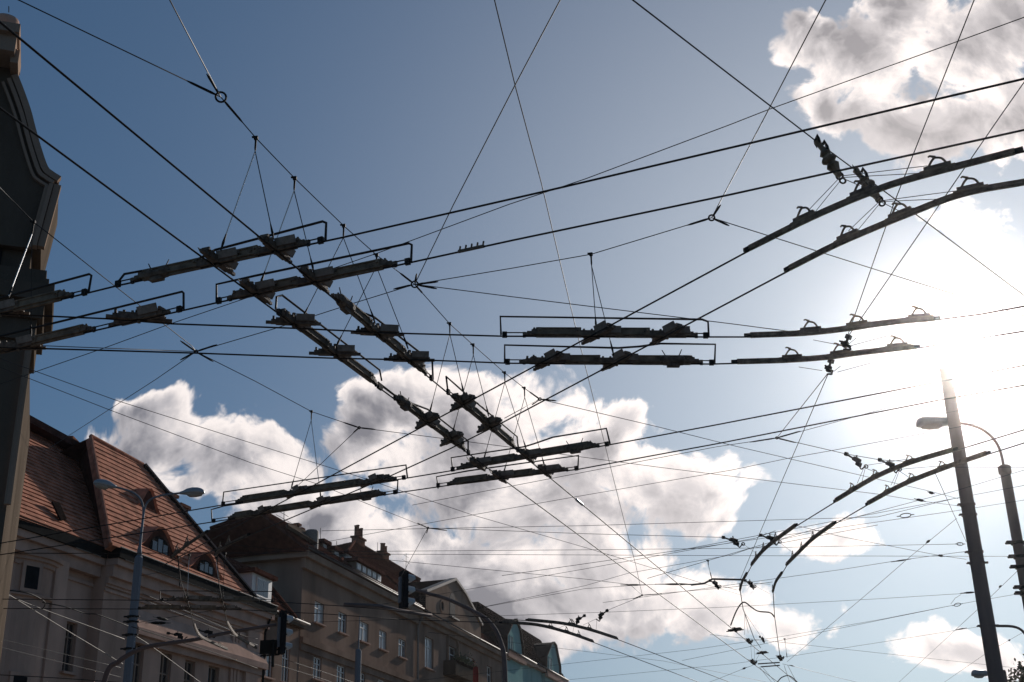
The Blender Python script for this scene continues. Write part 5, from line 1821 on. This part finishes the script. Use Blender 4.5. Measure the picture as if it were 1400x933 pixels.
DP2 = 22.5
p2, T2 = pole('lamp_post', 'rear wire pole with a single curved lamp arm, at the right edge', (1374, 645), (1400, 790), DP2, 0.09, 0.12, 'pole_brown', 'street lamps')
MB().lathe(T2 - ZW * 0.05, ZW, [(0.10, 0), (0.115, 0.02), (0.115, 0.14), (0.07, 0.17), (0.03, 0.18)], 16).build('pole_cap', 'pole_brown', p2)
b = MB().tube(smooth_path([Y(1373, 643, DP2), Y(1369, 622, DP2), Y(1363, 607, DP2), Y(1352, 594, DP2), Y(1338, 585, DP2), Y(1318, 579.5, DP2), Y(1299, 579, DP2)], 5), 0.026, 8)
b.build('lamp_arm', 'pole_brown', p2, smooth=True)
lamp_head(p2, Y(1302, 579, DP2), Y(1254.5, 580.5, DP2 - 0.1), 0.30, 0.22, True)
for y in (742, 761, 775, 803, 811):
    x = 1374 + 0.178 * (y - 645)
    z = Y(x, y, DP2).z
    c = pole_axis(p2, z)
    b = MB().lathe(c - ZW * 0.04, ZW, [(0.115, 0), (0.121, 0.01), (0.121, 0.045), (0.115, 0.055)], 16)
    b.box(c + Vector((-0.155, -0.02, 0)), Vector((0.05, 0, 0)), Vector((0, 0.03, 0)), ZW * 0.03)
    b.tube([c + Vector((-0.19, -0.06, 0)), c + Vector((-0.19, 0.06, 0))], 0.022, 6)
    b.build('pole_clamp', 'insulator_black', p2)

# lamp low behind the pole
DP3 = 34.0
p3, T3 = pole('lamp_post', 'distant lamp at the bottom right, half hidden behind the steel wire pole', (1372, 918), (1375, 930), DP3, 0.06, 0.1, 'pole_brown', 'street lamps')
MB().tube([Y(1372, 922, DP3), Y(1362, 921, DP3), Y(1349, 922.5, DP3)], 0.03, 8).build('lamp_arm', 'pole_brown', p3)
lamp_head(p3, Y(1352, 922.5, DP3), Y(1329, 922.5, DP3), 0.3, 0.2, True)

# thin post before the brown house
DS = 55.0
p4, T4 = pole('wire_pole', 'slim grey post with a thin rod standing before the brown house', (490, 889), (488, 933), DS, 0.13, 0.16, 'pole_grey', 'wire poles', 12)
MB().tube([T4, Y(492, 842, DS)], [0.035, 0.02], 6).build('rod', 'pole_grey', p4)


# mast arms with traffic signals
def signal(label, px_pole, depth, arm, head, lenses, group='traffic signals on mast arms', bodyw=0.30, extra=None):
    base = Y(px_pole[0], px_pole[1], depth)
    par = thing('traffic_signal', label, 'traffic signal', Vector((base.x, base.y, 0.12)), group)
    pts = [Vector((base.x, base.y, 0.12)), Vector((base.x, base.y, base.z - 0.8))] + [Y(x, y, depth + d) for x, y, d in arm]
    P = [pts[0]] + smooth_path(pts[1:], 6)
    rs = [0.06] + [0.055 - 0.025 * i / len(P) for i in range(len(P) - 1)]
    MB().tube(P, rs, 12).build('mast_arm', 'pole_brown', par, smooth=True)
    (x0, y0, x1, y1, d) = head
    c = Y((x0 + x1) / 2, (y0 + y1) / 2, depth + d)
    Hh = abs(Y((x0 + x1) / 2, y0, depth + d).z - Y((x0 + x1) / 2, y1, depth + d).z) / 2
    W = abs(Y(x1, y0, depth + d).x - Y(x0, y0, depth + d).x) / 2
    fx = Vector((0.92, 0.39, 0)).normalized()
    sd = Vector((-fx.y, fx.x, 0))
    b = MB().box(c, fx * W * 0.62, sd * W * 1.25, ZW * Hh)
    b.box(c - fx * W * 0.64, sd * W * 1.5, fx * W * 0.05, ZW * (Hh * 1.04))
    hd = b.build('signal_head', 'signal_black', par)
    for k in range(3):
        z = Hh * (0.64 - 0.64 * k)
        q = c + ZW * z + fx * W * 0.62
        b = MB()
        n_ = 10
        r_ = min(Hh / 3.6, W * 1.1)
        inner, outer = [], []
        for j in range(n_ + 1):
            a = -0.35 + (math.pi + 0.7) * j / n_
            o_ = sd * math.cos(a) * r_ + ZW * math.sin(a) * r_
            inner.append(q + o_)
            outer.append(q + o_ + fx * r_ * (1.5 if math.sin(a) > 0 else 0.9) - ZW * 0.03)
        for j in range(n_):
            b.face(inner[j], inner[j + 1], outer[j + 1], outer[j])
        b.build('visor', 'signal_visor', hd)
        MB().lathe(q - fx * 0.01, fx, [(r_ * 0.95, 0), (r_ * 0.8, 0.04), (r_ * 0.2, 0.06)], 14).build('lens', 'glass_dark', hd)
    b = MB()
    b.box(c - fx * W * 0.8, fx * 0.03, sd * 0.05, ZW * Hh * 0.7)
    b.build('mounting_bracket', 'pole_grey', par)
    return par


signal('traffic signal seen from behind on a curved mast arm before the gabled house', (691, 935), 26.0,
       [(689.5, 905, 0), (685, 880, 0), (675, 858, 0), (658, 842, 0), (616, 821, 0), (583, 811, 0), (556, 803, 0)], (546, 782, 558.5, 832, -0.1), 3)
sg = signal('traffic signal seen from behind on a mast arm before the beige house corner', (134, 938), 25.0,
            [(146, 921, 0), (162, 905, 0), (180, 893, 0), (204, 884, 0), (243, 878, 0), (270, 874, 0), (307, 866, 0), (378, 854, 0)], (380.5, 836, 392, 894, 0), 3)
b = MB()
f0 = Y(367, 885, 25.0)
for yy in (878, 889, 896):
    a_, c_ = Y(356, yy + 1, 25.0), Y(382, yy - 1, 25.0)
    b.tube([a_, c_], 0.018, 6)
b.box(f0, Vector((0.16, 0, 0)), Vector((0, 0.04, 0)), ZW * 0.13)
b.tube([Y(373, 875, 24.9), Y(373, 912, 24.9)], 0.03, 6)
b.build('side_bracket', 'gutter_dark', sg)
wire('support_arm', 'level dark pipe running behind the traffic signal to the gable', [(470, 827), (520, 829), (545, 835), (590, 842)], 0.035, 'pole_brown', 5.75, None, (0, 0), None, 'support arm')


# ------------------------------------------------------------------ tree at the right
def tree(label, base, height, crown_c, crown_r, n_leaf, seed):
    rr = random.Random(seed)
    par = thing('tree', label, 'tree', base)
    b = MB()
    top = Vector(crown_c)
    b.tube([base, base + (top - base) * 0.5 + Vector((0.1, 0, 0)), top], [0.22, 0.15, 0.07], 8)
    tips = []
    for i in range(26):
        a = rr.uniform(0, 6.28)
        e = rr.uniform(-0.4, 1.3)
        d = Vector((math.cos(a) * math.cos(e), math.sin(a) * math.cos(e), math.sin(e)))
        p0 = base + (top - base) * rr.uniform(0.55, 1.0)
        p2_ = top + Vector((d.x * crown_r[0], d.y * crown_r[0], d.z * crown_r[1])) * rr.uniform(0.6, 1.02)
        p1_ = (p0 + p2_) / 2 + ZW * 0.2
        b.tube([p0, p1_, p2_], [0.05, 0.03, 0.01], 5)
        for j in range(5):
            q = p1_ + (p2_ - p1_) * rr.uniform(0.2, 1.05)
            tips.append(q + Vector((rr.gauss(0, .25), rr.gauss(0, .25), rr.gauss(0, .2))))
    b.build('trunk', 'bark', par)
    l = MB()
    for i in range(n_leaf):
        c = rr.choice(tips)
        p = c + Vector((rr.gauss(0, 0.26), rr.gauss(0, 0.26), rr.gauss(0, 0.2)))
        a = Vector((rr.gauss(0, 1), rr.gauss(0, 1), rr.gauss(0, 0.7))).normalized() * rr.uniform(0.05, 0.10)
        s = a.cross(Vector((rr.gauss(0, 1), rr.gauss(0, 1), rr.gauss(0, 1)))).normalized() * 0.04
        l.face(p - a, p + s, p + a, p - s)
    l.build('crown', 'leaf_green', par)


tc_ = Y(1440, 982, 40.0)
tree('olive leafed tree whose crown tip shows in the lower right corner', Vector((tc_.x, tc_.y, 0.12)), 8, tc_, (1.7, 1.75), 9000, 5)

# ------------------------------------------------------------------ ground
b = MB().face(Vector((-900, -900, 0)), Vector((900, -900, 0)), Vector((900, 1400, 0)), Vector((-900, 1400, 0)))
structure(b.build('ground', 'soil'))
ux = Vector((math.sin(R(15.5)), math.cos(R(15.5)), 0))
nx = Vector((ux.y, -ux.x, 0))
o = Vector((-2.5, 0, 0))


def along(name, material, a, b_, w0, w1, z0, z1):
    c = o + ux * (a + b_) / 2 + nx * (w0 + w1) / 2
    m_ = MB()
    if z1 - z0 < 0.01:
        m_.face(*[o + ux * s + nx * w + ZW * z1 for s, w in ((a, w0), (b_, w0), (b_, w1), (a, w1))])
    else:
        m_.box(c + ZW * (z0 + z1) / 2, ux * (b_ - a) / 2, nx * (w1 - w0) / 2, ZW * (z1 - z0) / 2)
    return structure(m_.build(name, material))


along('road', 'asphalt', -60, 400, -3.2, 18, 0, 0.004)
along('pavement', 'paving', -60, 400, -12, -3.4, -0.1, 0.12)
along('kerb', 'kerb_stone', -60, 400, -3.4, -3.2, -0.1, 0.13)
along('pavement', 'paving', -60, 400, 18.2, 26, -0.1, 0.12)
along('kerb', 'kerb_stone', -60, 400, 18.0, 18.2, -0.1, 0.13)
m_ = MB()
for i in range(40):
    s = -40 + i * 8
    m_.face(*[o + ux * a + nx * w + ZW * 0.008 for a, w in ((s, 7.2), (s + 3, 7.2), (s + 3, 7.35), (s, 7.35))])
structure(m_.build('road_marking', 'road_paint'))

# ------------------------------------------------------------------ light and cloud settings
SKY_AIR, SKY_DUST, SKY_OZONE, SKY_STR = 1.0, 0.8, 3.0, 0.062
SKY_GAMMA, SKY_TINT = 0.68, (0.70, 1.06, 1.38)
CLOUDS = [  # x, y, half width, half height, weight (pixels of the photograph, turned into directions)
    (545, 560, 95, 75), (490, 610, 70, 60), (660, 580, 120, 85), (800, 620, 120, 85), (900, 680, 130, 75), (620, 660, 150, 70), (760, 700, 160, 60), (845, 570, 60, 40),
    (640, 775, 230, 80, 1.0), (720, 840, 210, 70, 1.1), (870, 825, 180, 65, 1.05), (990, 845, 140, 55, 1.0), (1090, 865, 75, 40), (800, 770, 160, 60), (420, 700, 150, 60), (500, 740, 150, 50),
    (225, 600, 100, 75), (320, 625, 90, 65), (200, 560, 60, 35), (180, 640, 90, 60),
    (1190, 80, 100, 100), (1320, 70, 140, 110, 1.1), (1260, 170, 130, 70), (1400, 150, 140, 100, 1.15), (1400, 30, 130, 90, 1.2), (1240, 20, 110, 60),  (1180, 150, 80, 60), (1340, 305, 70, 60, 0.9),
    (1108, 738, 60, 26, 0.8), (1150, 722, 60, 34, 0.8), (1340, 905, 95, 42), (1100, 50, 75, 60), (1120, 140, 60, 50)]
CL_AMP, CL_VOR = 1.3, 0.40
CLOUD_COL = ((1.04, 0.95, 0.91), (0.53, 0.505, 0.525), (0.165, 0.168, 0.20))
CLOUD_STR = 1.0
SUN_STR = 3.5
GLARE_VEIL, GLARE_VEIL_G = 0.00025, 0.968  # added air volume, put in for the glare veil over the pole
EXPO = 0.0
AUR = ((14, 0.33), (9000, 8.0))   # brightness of the sky close round the sun: (sharpness, strength)

# ------------------------------------------------------------------ sky, sun, haze
SUN_PX = (1318, 482)
sd_ = ray(*SUN_PX)
SUN_EL = math.asin(sd_.z)
SUN_AZ = math.atan2(sd_.x, sd_.y)       # clockwise from +Y
world = bpy.data.worlds.new('World')
scene.world = world
world.use_nodes = True
nt = world.node_tree
for n in list(nt.nodes):
    nt.nodes.remove(n)
NW, LK = nt.nodes.new, nt.links.new


def math_node(op, a, b=None, clamp=False, c=None):
    n = NW('ShaderNodeMath')
    n.operation = op
    n.use_clamp = clamp
    for i, v in enumerate((a, b, c)):
        if v is None:
            continue
        if isinstance(v, (int, float)):
            n.inputs[i].default_value = v
        else:
            LK(v, n.inputs[i])
    return n.outputs[0]


out = NW('ShaderNodeOutputWorld')
sky = NW('ShaderNodeTexSky')
sky.sky_type = 'NISHITA'
sky.sun_disc = False
sky.sun_elevation = SUN_EL
sky.sun_rotation = SUN_AZ
sky.altitude = 250
sky.air_density = SKY_AIR
sky.dust_density = SKY_DUST
sky.ozone_density = SKY_OZONE
bg_sky = NW('ShaderNodeBackground')
bg_sky.inputs['Strength'].default_value = SKY_STR
gm = NW('ShaderNodeGamma')
gm.inputs['Gamma'].default_value = SKY_GAMMA
LK(sky.outputs[0], gm.inputs['Color'])
tn = NW('ShaderNodeVectorMath')
tn.operation = 'MULTIPLY'
LK(gm.outputs[0], tn.inputs[0])
tn.inputs[1].default_value = SKY_TINT
LK(tn.outputs[0], bg_sky.inputs['Color'])

tc = NW('ShaderNodeTexCoord')
sep = NW('ShaderNodeSeparateXYZ')
LK(tc.outputs['Generated'], sep.inputs[0])
yy = math_node('MAXIMUM', sep.outputs['Y'], 0.05)
u_ = math_node('DIVIDE', sep.outputs['X'], yy)
v_ = math_node('DIVIDE', sep.outputs['Z'], yy)
uv = NW('ShaderNodeCombineXYZ')
LK(u_, uv.inputs[0])
LK(v_, uv.inputs[1])


def sky_uv(px, py):
    d = ray(px, py)
    return d.x / d.y, d.z / d.y


def blob(x, y, rx, ry, dens=1.0):
    return (*sky_uv(x, y), rx / FPX * 1.08, ry / FPX * 1.1, dens)


# cloud banks as ellipses on the sky (direction x/y, z/y), roughened by noise below
BL = [blob(*q) for q in CLOUDS]


def cloud_group():
    g = bpy.data.node_groups.new('cloud_field', 'ShaderNodeTree')
    g.interface.new_socket('Vector', in_out='INPUT', socket_type='NodeSocketVector')
    g.interface.new_socket('Density', in_out='OUTPUT', socket_type='NodeSocketFloat')
    g.interface.new_socket('Base', in_out='OUTPUT', socket_type='NodeSocketFloat')
    gi, go = g.nodes.new('NodeGroupInput'), g.nodes.new('NodeGroupOutput')
    n_, l_ = g.nodes.new, g.links.new

    def mn(op, a, b=None, c=None, clamp=False):
        n = n_('ShaderNodeMath')
        n.operation = op
        n.use_clamp = clamp
        for i, v in enumerate((a, b, c)):
            if v is None:
                continue
            if isinstance(v, (int, float)):
                n.inputs[i].default_value = v
            else:
                l_(v, n.inputs[i])
        return n.outputs[0]
    # warp
    w = n_('ShaderNodeTexNoise')
    w.noise_dimensions = '2D'
    w.inputs['Scale'].default_value = 9
    w.inputs['Detail'].default_value = 2
    l_(gi.outputs[0], w.inputs['Vector'])
    ws = n_('ShaderNodeVectorMath')
    ws.operation = 'MULTIPLY_ADD'
    l_(w.outputs['Color'], ws.inputs[0])
    ws.inputs[1].default_value = (0.05, 0.05, 0)
    ws.inputs[2].default_value = (-0.025, -0.025, 0)
    wa = n_('ShaderNodeVectorMath')
    wa.operation = 'ADD'
    l_(gi.outputs[0], wa.inputs[0])
    l_(ws.outputs[0], wa.inputs[1])
    f = None
    for (bu, bv, ru, rv, de) in BL:
        s = n_('ShaderNodeVectorMath')
        s.operation = 'SUBTRACT'
        l_(wa.outputs[0], s.inputs[0])
        s.inputs[1].default_value = (bu, bv, 0)
        m = n_('ShaderNodeVectorMath')
        m.operation = 'MULTIPLY'
        l_(s.outputs[0], m.inputs[0])
        m.inputs[1].default_value = (1 / ru, 1 / rv, 0)
        L = n_('ShaderNodeVectorMath')
        L.operation = 'LENGTH'
        l_(m.outputs[0], L.inputs[0])
        e = mn('MULTIPLY_ADD', L.outputs['Value'], -de, de)
        f = e if f is None else mn('SMOOTH_MAX', f, e, 0.25)
    base = mn('MAXIMUM', f, -1.0)
    n1 = n_('ShaderNodeTexNoise')
    n1.noise_dimensions = '2D'
    n1.inputs['Scale'].default_value = 15
    n1.inputs['Detail'].default_value = 9
    n1.inputs['Roughness'].default_value = 0.62
    n1.inputs['Distortion'].default_value = 0.25
    l_(wa.outputs[0], n1.inputs['Vector'])
    vo = n_('ShaderNodeTexVoronoi')
    vo.voronoi_dimensions = '2D'
    vo.feature = 'F1'
    vo.inputs['Scale'].default_value = 26
    vo.inputs['Detail'].default_value = 3
    vo.inputs['Roughness'].default_value = 0.55
    l_(wa.outputs[0], vo.inputs['Vector'])
    a = mn('MULTIPLY_ADD', n1.outputs['Fac'], CL_AMP, -CL_AMP * 0.5)
    b = mn('MULTIPLY_ADD', vo.outputs['Distance'], -CL_VOR, CL_VOR * 0.42)
    d = mn('ADD', base, a)
    d = mn('ADD', d, b)
    l_(d, go.inputs[0])
    l_(base, go.inputs[1])
    return g


CG = cloud_group()
c1 = NW('ShaderNodeGroup')
c1.node_tree = CG
LK(uv.outputs[0], c1.inputs[0])
su, sv_ = sky_uv(*SUN_PX)
# a second look a little way towards the sun: how much cloud the light has come through
tosun = NW('ShaderNodeVectorMath')
tosun.operation = 'SUBTRACT'
tosun.inputs[0].default_value = (su, sv_ + 0.25, 0)
LK(uv.outputs[0], tosun.inputs[1])
nrm = NW('ShaderNodeVectorMath')
nrm.operation = 'NORMALIZE'
LK(tosun.outputs[0], nrm.inputs[0])
stp = NW('ShaderNodeVectorMath')
stp.operation = 'MULTIPLY_ADD'
LK(nrm.outputs[0], stp.inputs[0])
stp.inputs[1].default_value = (0.028, 0.028, 0)
LK(uv.outputs[0], stp.inputs[2])
c2 = NW('ShaderNodeGroup')
c2.node_tree = CG
LK(stp.outputs[0], c2.inputs[0])


def smooth(x, lo, hi):
    n = NW('ShaderNodeMapRange')
    n.interpolation_type = 'SMOOTHSTEP'
    n.inputs['From Min'].default_value = lo
    n.inputs['From Max'].default_value = hi
    LK(x, n.inputs['Value'])
    return n.outputs[0]


alpha = smooth(c1.outputs[0], -0.06, 0.22)
thick = smooth(c1.outputs[0], 0.10, 0.9)
ahead = smooth(c2.outputs[0], 0.05, 0.8)
shade = math_node('MULTIPLY_ADD', ahead, 0.60, True, math_node('MULTIPLY', thick, 0.50))
big = NW('ShaderNodeTexNoise')
big.noise_dimensions = '2D'
big.inputs['Scale'].default_value = 14
big.inputs['Detail'].default_value = 5
LK(uv.outputs[0], big.inputs['Vector'])
shade = math_node('MULTIPLY', shade, math_node('MULTIPLY_ADD', big.outputs['Fac'], 1.3, False, 0.35), True)
ramp = NW('ShaderNodeValToRGB')
el = ramp.color_ramp.elements
el[0].position, el[0].color = 0.0, (*CLOUD_COL[0], 1)
el[1].position, el[1].color = 1.0, (*CLOUD_COL[2], 1)
e = el.new(0.45)
e.color = (*CLOUD_COL[1], 1)
LK(shade, ramp.inputs[0])
bg_c = NW('ShaderNodeBackground')
bg_c.inputs['Strength'].default_value = CLOUD_STR
LK(ramp.outputs[0], bg_c.inputs['Color'])
mix = NW('ShaderNodeMixShader')
fwd = smooth(sep.outputs['Y'], 0.1, 0.3)
LK(math_node('MULTIPLY', math_node('MULTIPLY', alpha, fwd), 0.96), mix.inputs[0])
LK(bg_sky.outputs[0], mix.inputs[1])
LK(bg_c.outputs[0], mix.inputs[2])
dt = NW('ShaderNodeVectorMath')
dt.operation = 'DOT_PRODUCT'
nd = NW('ShaderNodeVectorMath')
nd.operation = 'NORMALIZE'
LK(tc.outputs['Generated'], nd.inputs[0])
LK(nd.outputs[0], dt.inputs[0])
dt.inputs[1].default_value = sd_
dp = math_node('MAXIMUM', dt.outputs['Value'], 0.0)
au = None
for k_, a_ in AUR:
    t_ = math_node('MULTIPLY', math_node('POWER', dp, k_), a_)
    au = t_ if au is None else math_node('ADD', au, t_)
bg_a = NW('ShaderNodeBackground')
bg_a.inputs['Color'].default_value = (1.0, 0.87, 0.77, 1)
LK(au, bg_a.inputs['Strength'])
addn = NW('ShaderNodeAddShader')
LK(mix.outputs[0], addn.inputs[0])
LK(bg_a.outputs[0], addn.inputs[1])
LK(addn.outputs[0], out.inputs['Surface'])
try:
    world.cycles.sampling_method = 'MANUAL'
    world.cycles.sample_map_resolution = 512
except Exception:
    pass

sun_d = bpy.data.lights.new('sun', 'SUN')
sun_d.energy = SUN_STR
sun_d.angle = R(0.55)
sun_d.color = (1.0, 0.92, 0.85)
sun_o = bpy.data.objects.new('sun', sun_d)
sun_o.rotation_euler = (-sd_).to_track_quat('-Z', 'Y').to_euler()
sun_o.location = (20, 40, 60)
COL.objects.link(sun_o)

if GLARE_VEIL:
    b = MB().box(Vector((0, 70, 17.0)), Vector((150, 0, 0)), Vector((0, 150, 0)), ZW * 18.2)
    hm = bpy.data.materials.new('glare_veil_air')
    hm.use_nodes = True
    t = hm.node_tree
    for n in list(t.nodes):
        t.nodes.remove(n)
    o_ = t.nodes.new('ShaderNodeOutputMaterial')
    v = t.nodes.new('ShaderNodeVolumePrincipled')
    v.inputs['Color'].default_value = (1.0, 0.965, 0.965, 1)
    v.inputs['Density'].default_value = GLARE_VEIL
    v.inputs['Anisotropy'].default_value = GLARE_VEIL_G
    t.links.new(v.outputs[0], o_.inputs['Volume'])
    hz = b.build('glare_veil', hm, loc=Vector((0, 70, 17.0)))
    tag(hz, 'added thin air volume imitating the lens glare near the sun', 'glare_veil', None, 'stuff')

scene.view_settings.view_transform = 'Standard'
scene.view_settings.look = 'None'
scene.view_settings.exposure = EXPO
scene.view_settings.gamma = 1.0
scene.view_settings.use_curve_mapping = False
scene.cycles.max_bounces = 4
scene.cycles.diffuse_bounces = 2
scene.cycles.glossy_bounces = 2
scene.cycles.transmission_bounces = 2
scene.cycles.volume_bounces = 0
scene.cycles.use_denoising = True
